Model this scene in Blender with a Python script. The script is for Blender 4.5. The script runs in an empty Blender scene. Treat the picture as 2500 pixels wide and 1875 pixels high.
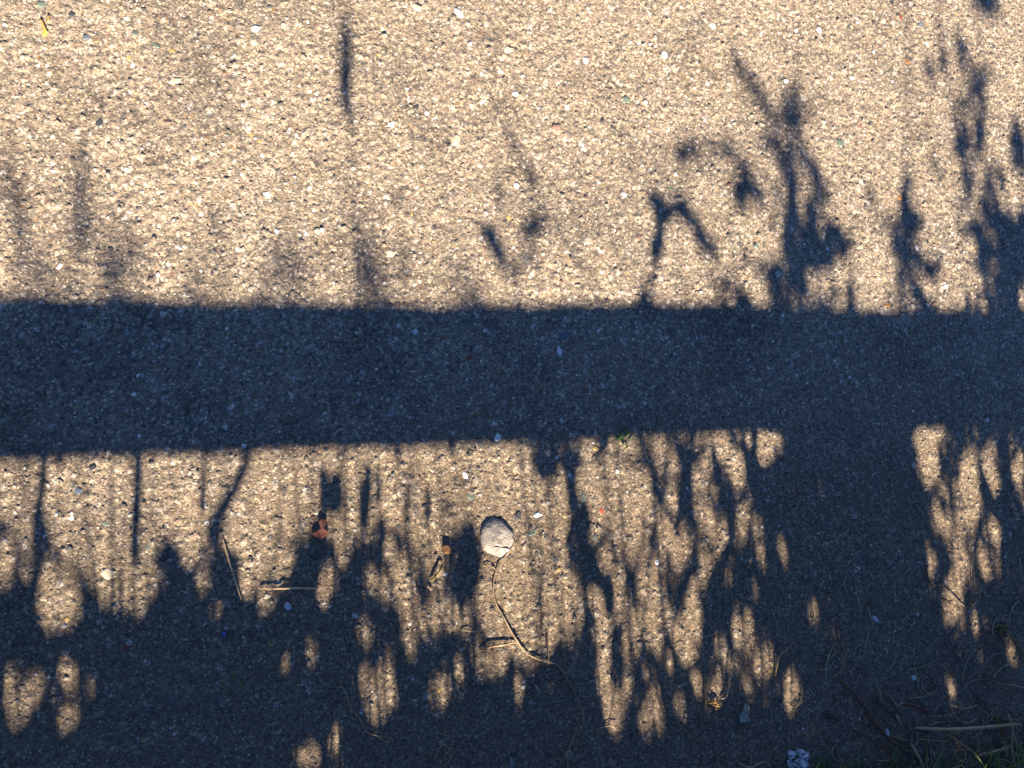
import bpy, math, random
import numpy as np

# ------------------------------------------------------------------ camera, sky, sun, exposure
SC = bpy.context.scene
F, CAM_H = 2274.0, 1.25                    # focal length in photo pixels (2500 wide), eye height in metres
ELEV = math.radians(26.0)                  # sun elevation; the sun stands behind the fence, at -Y
TAN_E, SIN_E, COS_E = math.tan(ELEV), math.sin(ELEV), math.cos(ELEV)
_v1 = np.array([6940., 109., -F]); _v2 = np.array([-900., 15800., -F])
AX = _v1/np.linalg.norm(_v1)
AZ = np.cross(_v1, _v2); AZ /= np.linalg.norm(AZ)
AY = np.cross(AZ, AX)
ROT = np.array([AX, AY, AZ])               # camera axes -> world axes

cam = bpy.data.cameras.new('camera'); cam_o = bpy.data.objects.new('camera', cam)
SC.collection.objects.link(cam_o)
from mathutils import Matrix, Vector
cam_o.matrix_world = Matrix.Translation((0, 0, CAM_H)) @ Matrix(ROT.tolist()).to_4x4()
cam.sensor_fit = 'HORIZONTAL'; cam.sensor_width = 36.0; cam.lens = 36.0*F/2500.0
cam.clip_start = 0.02; cam.clip_end = 1000.0
SC.camera = cam_o

world = bpy.data.worlds.new('World'); SC.world = world; world.use_nodes = True
wn = world.node_tree.nodes; wl = world.node_tree.links
sky = wn.new('ShaderNodeTexSky'); sky.sky_type = 'NISHITA'; sky.sun_disc = False
sky.sun_elevation = ELEV; sky.sun_rotation = math.radians(180.0)
sky.air_density = 0.58; sky.dust_density = 0.0; sky.ozone_density = 5.5; sky.altitude = 2200
wl.new(sky.outputs[0], wn['Background'].inputs[0]); wn['Background'].inputs[1].default_value = 0.051

sun = bpy.data.lights.new('sun', 'SUN'); sun_o = bpy.data.objects.new('sun', sun)
SC.collection.objects.link(sun_o)
sun.energy = 5.0; sun.angle = math.radians(0.72); sun.color = (1.0, 0.85, 0.64)
SUND = Vector((0.0055, COS_E, -SIN_E)).normalized()        # the way the light travels
sun_o.rotation_euler = SUND.to_track_quat('-Z', 'Y').to_euler()
sun_o.location = (0, -4, 3)

vs = SC.view_settings
vs.view_transform = 'Standard'; vs.look = 'None'; vs.gamma = 1.0; vs.exposure = 2.0
vs.use_curve_mapping = False

# ------------------------------------------------------------------ helpers
rng = np.random.default_rng(7); random.seed(7)

def gp(u, v):
    """a spot of the photographed path, in metres on the ground"""
    u = np.asarray(u, float); v = np.asarray(v, float)
    cx, cy, cz = u-1250.0, -(v-937.5), -F
    w = [ROT[i][0]*cx + ROT[i][1]*cy + ROT[i][2]*cz for i in range(3)]
    t = CAM_H/-w[2]
    return np.stack([w[0]*t, w[1]*t], -1)
def pix(X, Y):
    d = np.stack([np.asarray(X, float), np.asarray(Y, float), np.full(np.shape(X), -CAM_H)], -1)
    c = d @ ROT
    return 1250.0 - F*c[..., 0]/c[..., 2], 937.5 + F*c[..., 1]/c[..., 2]
def caster(g, y):
    """the point in the upright plane Y=y whose shadow falls on ground point g"""
    g = np.asarray(g, float); y = np.asarray(y, float)
    d = g[..., 1]-y
    return np.stack([g[..., 0]-0.0055/COS_E*d, y+0*d, d*TAN_E], -1)

def tag(o, label=None, cat=None, group=None, kind=None):
    if label: o['label'] = label
    if cat: o['category'] = cat
    if group: o['group'] = group
    if kind: o['kind'] = kind
    return o
def link(name, me, parent=None):
    o = bpy.data.objects.new(name, me); SC.collection.objects.link(o)
    if parent is not None: o.parent = parent
    return o
def mesh(name, verts, faces, mat, parent=None, smooth=False):
    me = bpy.data.meshes.new(name)
    me.from_pydata([tuple(map(float, p)) for p in verts], [], faces)
    if smooth: me.polygons.foreach_set('use_smooth', [True]*len(me.polygons))
    me.materials.append(mat); me.update()
    return link(name, me, parent)
def np_mesh(name, V, quads, mat, parent=None, col=None, smooth=True, tris=None):
    """V (n,3); quads (m,4); tris (k,3); col (n,3) per-point base colour"""
    me = bpy.data.meshes.new(name)
    nq = 0 if quads is None else len(quads); nt = 0 if tris is None else len(tris)
    me.vertices.add(len(V)); me.vertices.foreach_set('co', np.ascontiguousarray(V, np.float32).ravel())
    parts = []; tot = []
    if nq: parts.append(np.asarray(quads, np.int32).ravel()); tot.append(np.full(nq, 4, np.int32))
    if nt: parts.append(np.asarray(tris, np.int32).ravel()); tot.append(np.full(nt, 3, np.int32))
    idx = np.concatenate(parts); tot = np.concatenate(tot)
    me.loops.add(len(idx)); me.loops.foreach_set('vertex_index', idx)
    me.polygons.add(nq+nt)
    me.polygons.foreach_set('loop_start', np.concatenate([[0], np.cumsum(tot)[:-1]]).astype(np.int32))
    me.polygons.foreach_set('loop_total', tot)
    me.polygons.foreach_set('use_smooth', np.full(nq+nt, smooth))
    if col is not None:
        a = me.color_attributes.new('tint', 'FLOAT_COLOR', 'POINT')
        c = np.ones((len(V), 4), np.float32); c[:, :3] = col
        a.data.foreach_set('color', c.ravel())
    me.update(calc_edges=True); me.validate()
    me.materials.append(mat)
    return link(name, me, parent)

# ------------------------------------------------------------------ materials
def new_mat(name):
    m = bpy.data.materials.new(name); m.use_nodes = True
    return m, m.node_tree.nodes, m.node_tree.links, m.node_tree.nodes['Principled BSDF']
def ramp(N, pts, interp='LINEAR'):
    r = N.new('ShaderNodeValToRGB'); r.color_ramp.interpolation = interp
    e = r.color_ramp.elements
    while len(e) < len(pts): e.new(0.5)
    for el, (p, c) in zip(e, pts):
        el.position = p; el.color = (*c, 1) if len(c) == 3 else c
    return r
def tex(N, L, kind, scale, co, **kw):
    t = N.new(kind); t.inputs['Scale'].default_value = scale
    for k, v in kw.items():
        if k in t.inputs: t.inputs[k].default_value = v
        else: setattr(t, k, v)
    L.new(co, t.inputs['Vector']); return t

def mat_path():
    m, N, L, B = new_mat('dusty_asphalt')
    geo = N.new('ShaderNodeNewGeometry'); P = geo.outputs['Position']
    at = N.new('ShaderNodeAttribute'); at.attribute_name = 'tint'
    v1 = tex(N, L, 'ShaderNodeTexVoronoi', 420.0, P)                 # grit of about 2.4 mm
    r1 = ramp(N, [(0.0, (.42, .44, .48)), (.22, (.76, .75, .76)), (.5, (1.0, .98, .96)), (.78, (1.2, 1.16, 1.1)), (.92, (1.5, 1.45, 1.38)), (1, (2.9, 2.85, 2.75))])
    sep = N.new('ShaderNodeSeparateColor'); L.new(v1.outputs['Color'], sep.inputs[0]); L.new(sep.outputs[0], r1.inputs[0])
    n1 = tex(N, L, 'ShaderNodeTexNoise', 900.0, P, Detail=3.0, Roughness=0.7)
    r2 = ramp(N, [(.3, (.82, .82, .82)), (.7, (1.18, 1.18, 1.18))]); L.new(n1.outputs[0], r2.inputs[0])
    m1 = N.new('ShaderNodeMix'); m1.data_type = 'RGBA'; m1.blend_type = 'MULTIPLY'; m1.inputs[0].default_value = 1
    L.new(at.outputs['Color'], m1.inputs[6]); L.new(r1.outputs[0], m1.inputs[7])
    m2 = N.new('ShaderNodeMix'); m2.data_type = 'RGBA'; m2.blend_type = 'MULTIPLY'; m2.inputs[0].default_value = 1
    L.new(m1.outputs[2], m2.inputs[6]); L.new(r2.outputs[0], m2.inputs[7])
    L.new(m2.outputs[2], B.inputs['Base Color'])
    rr = N.new('ShaderNodeMapRange'); rr.inputs[3].default_value = 0.30; rr.inputs[4].default_value = 0.75
    L.new(sep.outputs[1], rr.inputs[0]); L.new(rr.outputs[0], B.inputs['Roughness'])
    B.inputs['Specular IOR Level'].default_value = 0.36
    h = N.new('ShaderNodeMath'); h.operation = 'MULTIPLY_ADD'; h.inputs[1].default_value = -1.0
    L.new(v1.outputs['Distance'], h.inputs[0]); L.new(n1.outputs[0], h.inputs[2])
    b = N.new('ShaderNodeBump'); b.inputs['Strength'].default_value = 0.45; b.inputs['Distance'].default_value = 0.0012
    L.new(h.outputs[0], b.inputs['Height']); L.new(b.outputs[0], B.inputs['Normal'])
    return m
def mat_path_far():
    m, N, L, B = new_mat('asphalt_beyond')
    geo = N.new('ShaderNodeNewGeometry'); P = geo.outputs['Position']
    v = tex(N, L, 'ShaderNodeTexVoronoi', 120.0, P)
    sep = N.new('ShaderNodeSeparateColor'); L.new(v.outputs['Color'], sep.inputs[0])
    r = ramp(N, [(0, (.10, .095, .09)), (.25, (.22, .185, .14)), (.7, (.31, .26, .195)), (.93, (.42, .37, .29)), (1, (.75, .72, .66))])
    L.new(sep.outputs[0], r.inputs[0]); L.new(r.outputs[0], B.inputs['Base Color'])
    B.inputs['Roughness'].default_value = 0.7
    b = N.new('ShaderNodeBump'); b.inputs['Strength'].default_value = 0.8; b.inputs['Distance'].default_value = 0.002; b.invert = True
    L.new(v.outputs['Distance'], b.inputs['Height']); L.new(b.outputs[0], B.inputs['Normal'])
    return m
def mat_stones():
    m, N, L, B = new_mat('aggregate_stone')
    geo = N.new('ShaderNodeNewGeometry'); P = geo.outputs['Position']
    at = N.new('ShaderNodeAttribute'); at.attribute_name = 'tint'
    n1 = tex(N, L, 'ShaderNodeTexNoise', 450.0, P, Detail=4.0, Roughness=0.7)
    r2 = ramp(N, [(.28, (.6, .6, .6)), (.72, (1.35, 1.35, 1.35))]); L.new(n1.outputs[0], r2.inputs[0])
    m2 = N.new('ShaderNodeMix'); m2.data_type = 'RGBA'; m2.blend_type = 'MULTIPLY'; m2.inputs[0].default_value = 1
    L.new(at.outputs['Color'], m2.inputs[6]); L.new(r2.outputs[0], m2.inputs[7])
    L.new(m2.outputs[2], B.inputs['Base Color'])
    rr = N.new('ShaderNodeMapRange'); rr.inputs[3].default_value = 0.25; rr.inputs[4].default_value = 0.75
    L.new(n1.outputs[0], rr.inputs[0]); L.new(rr.outputs[0], B.inputs['Roughness'])
    b = N.new('ShaderNodeBump'); b.inputs['Strength'].default_value = 0.4; b.inputs['Distance'].default_value = 0.0008
    L.new(n1.outputs[0], b.inputs['Height']); L.new(b.outputs[0], B.inputs['Normal'])
    return m
def mat_plain(name, c1, c2, scale=300.0, rough=0.6, bump=0.3, dist=0.0008, use_obj_color=False, stretch=None, trans=0.0):
    m, N, L, B = new_mat(name)
    tc = N.new('ShaderNodeTexCoord'); P = tc.outputs['Object']
    if stretch:
        mp = N.new('ShaderNodeMapping'); mp.inputs['Scale'].default_value = stretch
        L.new(P, mp.inputs[0]); P = mp.outputs[0]
    n1 = tex(N, L, 'ShaderNodeTexNoise', scale, P, Detail=5.0, Roughness=0.65)
    r = ramp(N, [(.3, c1), (.7, c2)]); L.new(n1.outputs[0], r.inputs[0])
    out = r.outputs[0]
    if use_obj_color:
        oi = N.new('ShaderNodeObjectInfo')
        mx = N.new('ShaderNodeMix'); mx.data_type = 'RGBA'; mx.blend_type = 'MULTIPLY'; mx.inputs[0].default_value = 1
        L.new(oi.outputs['Color'], mx.inputs[6]); L.new(out, mx.inputs[7]); out = mx.outputs[2]
    L.new(out, B.inputs['Base Color']); B.inputs['Roughness'].default_value = rough
    if bump:
        b = N.new('ShaderNodeBump'); b.inputs['Strength'].default_value = bump; b.inputs['Distance'].default_value = dist
        L.new(n1.outputs[0], b.inputs['Height']); L.new(b.outputs[0], B.inputs['Normal'])
    return m

M_PATH = mat_path(); M_FAR = mat_path_far(); M_AGG = mat_stones()
M_STONE = mat_plain('stone_chip', (.62, .62, .62), (1.25, 1.25, 1.25), 260, 0.45, 0.4, use_obj_color=True)
M_PEBBLE = mat_plain('grey_pebble', (.16, .145, .135), (.34, .305, .275), 120, 0.55, 1.0, 0.003)
M_BRICK = mat_plain('brick_chip', (.13, .050, .035), (.24, .085, .055), 300, 0.8, 0.6)
M_SOIL = mat_plain('damp_soil', (.065, .050, .038), (.18, .138, .10), 60, 0.85, 0.9, 0.006)
M_TURF = mat_plain('rough_turf', (.025, .035, .012), (.085, .085, .035), 9, 0.9, 0.8, 0.03)
M_STRAW = mat_plain('dry_straw', (.40, .27, .15), (.68, .51, .33), 400, 0.6, 0.3, use_obj_color=True)
M_ROOT = mat_plain('brown_stem', (.19, .13, .075), (.42, .31, .18), 350, 0.7, 0.4, use_obj_color=True)
M_RUST = mat_plain('rust_stem', (.10, .035, .016), (.24, .085, .035), 350, 0.65, 0.4)
M_GRASS = mat_plain('grass_blade', (.035, .085, .018), (.095, .18, .042), 200, 0.5, 0.1, use_obj_color=True)
M_DEADLEAF = mat_plain('dead_leaf', (.16, .20, .19), (.30, .34, .32), 220, 0.7, 0.5)
M_FOIL = mat_plain('crumpled_foil', (.45, .47, .52), (.75, .77, .80), 500, 0.35, 0.3)
M_BLUE = mat_plain('blue_bit', (.05, .09, .30), (.10, .16, .45), 400, 0.4, 0.2)
M_LEAF = mat_plain('weed_leaf', (.028, .06, .014), (.07, .12, .03), 90, 0.5, 0.2)
M_STEM = mat_plain('weed_stem', (.06, .07, .02), (.14, .12, .05), 150, 0.6, 0.2)
M_WOOD = mat_plain('weathered_timber', (.09, .075, .055), (.22, .19, .15), 14, 0.8, 0.5, 0.002, stretch=(.08, 1, 1))

# ------------------------------------------------------------------ the path: a worn asphalt surface
EDGE = -0.405                                       # path edge, parallel to the fence
X0, X1, Y0, Y1, STEP = -0.36, 1.62, -0.50, 1.02, 0.0022
NX, NY = int((X1-X0)/STEP)+1, int((Y1-Y0)/STEP)+1
gx = np.linspace(X0, X1, NX); gy = np.linspace(Y0, Y1, NY)
GX, GY = np.meshgrid(gx, gy)                        # (NY,NX)

def h32(a, b, s):
    x = (a.astype(np.int64)*374761393 + b.astype(np.int64)*668265263 + s*2147483647 + 12345) & 0xFFFFFFFF
    x = ((x ^ (x >> 13))*1274126177) & 0xFFFFFFFF
    x = ((x ^ (x >> 16))*2246822519) & 0xFFFFFFFF
    x = x ^ (x >> 15)
    return (x & 0xFFFFFF)/float(0x1000000)
def worley(x, y, c, s):
    ix = np.floor(x/c); iy = np.floor(y/c)
    best = np.full(x.shape, 1e9); bi = np.zeros(x.shape); bj = np.zeros(x.shape)
    for dx in (-1, 0, 1):
        for dy in (-1, 0, 1):
            a, b = ix+dx, iy+dy
            d = np.hypot((a+h32(a, b, s))*c-x, (b+h32(a, b, s+1))*c-y)
            k = d < best
            best = np.where(k, d, best); bi = np.where(k, a, bi); bj = np.where(k, b, bj)
    return best, bi, bj
def vnoise(x, y, c, s):
    ix = np.floor(x/c); iy = np.floor(y/c); fx = x/c-ix; fy = y/c-iy
    fx = fx*fx*(3-2*fx); fy = fy*fy*(3-2*fy)
    a = h32(ix, iy, s); b = h32(ix+1, iy, s); d = h32(ix, iy+1, s); e = h32(ix+1, iy+1, s)
    return (a*(1-fx)+b*fx)*(1-fy)+(d*(1-fx)+e*fx)*fy
def fbm(x, y, c, s, n=4):
    t = 0; a = 0.5; z = 0
    for i in range(n):
        t = t+a*vnoise(x, y, c, s+i*7); z += a; a *= 0.55; c *= 0.5
    return t/z
def sstep(a, b, x):
    t = np.clip((x-a)/(b-a), 0, 1); return t*t*(3-2*t)
def silt(x, y):
    n = fbm(x, y, 0.16, 91)
    return sstep(-0.10, -0.36, y + (n-0.5)*0.30)
def damp(x, y):  # damp dirt on the near side, with the weeds' half-shade mixed in
    n = fbm(x, y, 0.25, 47)
    return sstep(0.34, -0.10, y + (n-0.5)*0.30)

# palette of the aggregate (base colours)
PAL = np.array([1.0, .972, 1.0])*np.array([
    (.285, .241, .182), (.310, .264, .200), (.255, .214, .162), (.345, .296, .226), (.228, .196, .156),   # buff, dusty
    (.150, .140, .128), (.115, .112, .112), (.060, .064, .075), (.045, .052, .060), (.110, .130, .118),   # greys, blue-greys, green-grey
    (.400, .350, .265), (.560, .520, .440), (.720, .700, .660), (.330, .215, .095), (.200, .100, .075), (.250, .185, .150)])
PW = np.array([15, 17, 11, 15, 8, 6, 4.5, 2.0, 1.5, 3.0, 9, 4.4, 2.2, .8, .5, 2.0]); PW = PW/PW.sum()
PC = np.cumsum(PW)
def pal(r): return PAL[np.minimum(np.searchsorted(PC, r), len(PAL)-1)]*.84+np.array([.300, .247, .192])*.16     # all wear the same dust

S = silt(GX, GY); D = damp(GX, GY)
H = (fbm(GX, GY, 0.35, 3)-0.5)*0.006 + (fbm(GX, GY, 0.03, 5)-0.5)*0.0014
big = fbm(GX, GY, 0.11, 21)
COL = np.empty((NY, NX, 3))
base = np.array([.300, .247, .192])
COL[:] = base
COL = COL*(0.88+0.26*fbm(GX, GY, 0.42, 61, 3))[..., None]      # dustier and cleaner stretches
stain = sstep(0.60, 0.68, fbm(GX, GY, 0.055, 67))*sstep(0.45, 0.6, fbm(GX, GY, 0.3, 69))
COL = COL*(1-0.26*stain[..., None]*np.array([.9, .95, 1.0]))
dark = sstep(0.50, 0.66, big)                        # worn, less dusty patches
COL = COL*(1-0.36*dark[..., None]*np.array([1.0, .90, .70]))
for c, s, amp, keep in ((0.0135, 11, 0.0012, .55), (0.0078, 31, 0.0008, .85), (0.0050, 51, 0.0006, .9)):
    d, ci, cj = worley(GX, GY, c, s)
    on = h32(ci, cj, s+2) < keep
    r = c*(0.34+0.28*h32(ci, cj, s+3))
    dome = np.clip(1-(d/r)**2, 0, 1)*on
    lift = 0.35+0.65*h32(ci, cj, s+4)
    H += dome**.72*1.15*amp*lift*(1-0.75*S)*(1+(0.45 if c > .01 else 0.1)*D)
    w = (sstep(0.0, 0.35, dome)*on*(0.80-0.50*S))[..., None]
    COL = COL*(1-w) + pal(h32(ci, cj, s+5))*(1-0.18*dark-0.16*stain)[..., None]*w
# a film of brown dust fills the joints where it stays damp
Hl = (fbm(GX, GY, 0.35, 3)-0.5)*0.006
fw = (sstep(0.0015, 0.0005, H-Hl)*D*0.85)[..., None]
COL = COL*(1-fw) + np.array([.225, .176, .125])*fw
H = np.where(D > .2, np.maximum(H, Hl+0.0004*D), H)
# low gaps between the stones made darker, damp and muddy towards the verge
crev = sstep(0.0006, -0.0005, H-(fbm(GX, GY, 0.35, 3)-0.5)*0.006)
COL *= (1-0.18*crev)[..., None]
COL *= 1-(0.22*D)[..., None]*np.array([.9, 1.0, 1.1])  # browner from damp, and weed penumbra put into the colour
mud = np.array([.200, .154, .114])*(0.7+0.6*fbm(GX, GY, 0.02, 77))[..., None]
COL = COL*(1-0.75*S[..., None]) + mud*(0.75*S[..., None])
H += S*(fbm(GX, GY, 0.012, 83)-0.5)*0.0035

_ed = np.minimum(np.minimum(GX-X0, X1-GX), np.minimum(Y1-GY, 1.0))
H *= sstep(0.0, 0.04, _ed)

def hz(x, y):
    i = np.clip(np.round((np.asarray(x)-X0)/(X1-X0)*(NX-1)).astype(int), 0, NX-1)
    j = np.clip(np.round((np.asarray(y)-Y0)/(Y1-Y0)*(NY-1)).astype(int), 0, NY-1)
    return H[j, i]

V = np.stack([GX, GY, H], -1).reshape(-1, 3)
q = (np.arange(NY-1)[:, None]*NX+np.arange(NX-1)[None, :]).ravel()
quads = np.stack([q, q+1, q+1+NX, q+NX], -1)
path = np_mesh('path', V, quads, M_PATH, col=COL.reshape(-1, 3))
tag(path, 'worn buff asphalt path with mixed stones', kind='structure')

# the path beyond the close-up patch
PXa, PXb, PYb = -40.0, 40.0, 1.95
o = mesh('path_surface', [(PXa, Y0, 0), (X0, Y0, 0), (X0, Y1, 0), (PXa, Y1, 0), (X1, Y0, 0), (PXb, Y0, 0), (PXb, Y1, 0), (X1, Y1, 0),
                          (PXa, PYb, 0), (PXb, PYb, 0), (X0, PYb, 0), (X1, PYb, 0)],
         [(0, 1, 2, 3), (4, 5, 6, 7), (3, 2, 10, 8), (2, 7, 11, 10), (7, 6, 9, 11)], M_FAR)
tag(o, 'asphalt path running on beyond the close patch', kind='structure')
o = mesh('ground', [(-300, -300, -.05), (300, -300, -.05), (300, 300, -.05), (-300, 300, -.05)], [(0, 1, 2, 3)], M_TURF)
tag(o, 'rough grassland around the path', kind='structure')

# verge: damp soil lapping over the path edge
vx = np.concatenate([np.linspace(-12, -0.7, 60, endpoint=False), np.linspace(-0.7, 2.0, 540), np.linspace(2.02, 14, 60)])
vy = np.concatenate([np.linspace(-6, -0.9, 50, endpoint=False), np.linspace(-0.9, -0.30, 150)])
VX, VY = np.meshgrid(vx, vy)
n1 = fbm(VX, VY, 0.12, 131); n2 = fbm(VX, VY, 0.02, 133)
VZ = np.interp(VY, [-6, -1.2, -0.5, EDGE-0.02, -0.36, -0.30], [.06, .05, .014, .002, -.008, -.014]) + (n1-.5)*.020 + (n2-.5)*.007
VZ = np.where(VY > -0.305, -0.02, VZ)
nx_, ny_ = len(vx), len(vy)
q = (np.arange(ny_-1)[:, None]*nx_+np.arange(nx_-1)[None, :]).ravel()
verge = np_mesh('verge', np.stack([VX, VY, VZ], -1).reshape(-1, 3), np.stack([q, q+1, q+1+nx_, q+nx_], -1), M_SOIL)
tag(verge, 'dark damp soil along the path edge', kind='structure')
o = mesh('far_verge', [(-40, PYb, -.01), (40, PYb, -.01), (40, 9, .06), (-40, 9, .06)], [(0, 1, 2, 3)], M_TURF)
tag(o, 'grass on the far side of the path', kind='structure')
def vz(x, y):
    i = int(np.clip(np.searchsorted(vx, x), 0, nx_-1)); j = int(np.clip(np.searchsorted(vy, y), 0, ny_-1))
    return float(VZ[j, i])
def gz(x, y):
    a = float(hz(x, y)) if (X0 <= x <= X1 and Y0 <= y <= Y1) else 0.0
    return max(a, vz(x, y)) if y < -0.31 else a

# ------------------------------------------------------------------ aggregate stones set in the surface
def stone_cloud(x, y, rx, ry, hgt, ang, z):
    """flattened angular domes: 13 points, 18 triangles each"""
    n = len(x); K = 6
    a = np.linspace(0, 2*np.pi, K, endpoint=False)[None, :] + rng.uniform(-.35, .35, (n, K))
    jr = rng.uniform(.72, 1.2, (n, K))
    def ring(f, zz):
        px = np.cos(a)*jr*f*rx[:, None]; py = np.sin(a)*jr*f*ry[:, None]
        c, s_ = np.cos(ang)[:, None], np.sin(ang)[:, None]
        return np.stack([x[:, None]+px*c-py*s_, y[:, None]+px*s_+py*c, z[:, None]+zz], -1)
    low = ring(1.0, -0.0016+0*a)
    mid = ring(rng.uniform(.55, .85, (n, K)), hgt[:, None]*rng.uniform(.55, 1.05, (n, K)))
    top = np.stack([x+rng.uniform(-.2, .2, n)*rx, y+rng.uniform(-.2, .2, n)*ry, z+hgt*rng.uniform(.9, 1.2, n)], -1)[:, None, :]
    V = np.concatenate([low, mid, top], 1)                  # n,13,3
    b = (np.arange(n)*13)[:, None]
    k = np.arange(K); k2 = (k+1) % K
    Q = np.stack([b+k, b+k2, b+6+k2, b+6+k], -1).reshape(-1, 4)
    T = np.stack([b+6+k, b+6+k2, b+12+0*k], -1).reshape(-1, 3)
    return V.reshape(-1, 3), Q, T

NS = 46000
sx = rng.uniform(X0+.01, X1-.01, NS); sy = rng.uniform(EDGE-.03, Y1-.01, NS)
keep = rng.random(NS) > 0.55*silt(sx, sy)
sx, sy = sx[keep], sy[keep]; NS = len(sx)
sr = 0.0017+0.0016*rng.pareto(3.2, NS); sr = np.minimum(sr, 0.0055)
fl = rng.uniform(.6, 1.0, NS)
ss = silt(sx, sy)
V, Q, T = stone_cloud(sx, sy, sr, sr*fl, sr*rng.uniform(.14, .36, NS), rng.uniform(0, 6.3, NS), hz(sx, sy))
sc = pal(rng.random(NS))*rng.uniform(.8, 1.25, (NS, 1))
sc *= 1-(0.22*damp(sx, sy))[:, None]  # stones take the same damp and painted half-shade
sc = sc*(1-.45*ss[:, None]) + np.array([.07, .055, .042])*(.45*ss[:, None])
agg = np_mesh('aggregate', V, Q, M_AGG, parent=path, col=np.repeat(sc, 13, 0), smooth=False, tris=T)
tag(agg, kind='stuff')

# the largest stones one by one: shared shapes, own colour
def stone_shape(name, seed):
    r = np.random.default_rng(seed); K = 8
    a = np.linspace(0, 2*np.pi, K, endpoint=False)+r.uniform(-.25, .25, K); jr = r.uniform(.78, 1.12, K)
    P = []
    for f, z in ((1.0, -.35), (.98, .12), (.66, .52)):
        for k in range(K):
            P.append((math.cos(a[k])*jr[k]*f*r.uniform(.93, 1.05), math.sin(a[k])*jr[k]*f*r.uniform(.93, 1.05), z*r.uniform(.85, 1.15)))
    P.append((r.uniform(-.15, .15), r.uniform(-.15, .15), .62))
    Fc = []
    for l in (0, 1):
        for k in range(K): Fc.append((l*K+k, l*K+(k+1) % K, (l+1)*K+(k+1) % K, (l+1)*K+k))
    for k in range(K): Fc.append((2*K+k, 2*K+(k+1) % K, 3*K))
    me = bpy.data.meshes.new(name); me.from_pydata(P, [], Fc); me.materials.append(M_STONE); me.update()
    return me
SHAPES = [stone_shape('stone', 100+i) for i in range(9)]
def put_stone(x, y, rx, ry, ang, col, hgt=.55, parent=path, name='stone', sink=0.0):
    o = bpy.data.objects.new(name, random.choice(SHAPES)); SC.collection.objects.link(o)
    o.location = (x, y, gz(x, y)-sink); o.scale = (rx, ry, min(rx, ry)*hgt)
    o.rotation_euler = (random.uniform(-.12, .12), random.uniform(-.12, .12), ang)
    o.color = (*col, 1)
    if parent is not None: o.parent = parent
    return o
WHITE, CREAM, YEL, ORG, RED, PINK, GRN, BLU, DRK, GRY, PURP = (.86, .85, .82), (.55, .49, .37), (.50, .36, .12), (.42, .20, .07), (.30, .07, .045), (.36, .22, .17), (.15, .19, .16), (.13, .16, .22), (.05, .055, .065), (.28, .28, .28), (.14, .085, .085)
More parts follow.
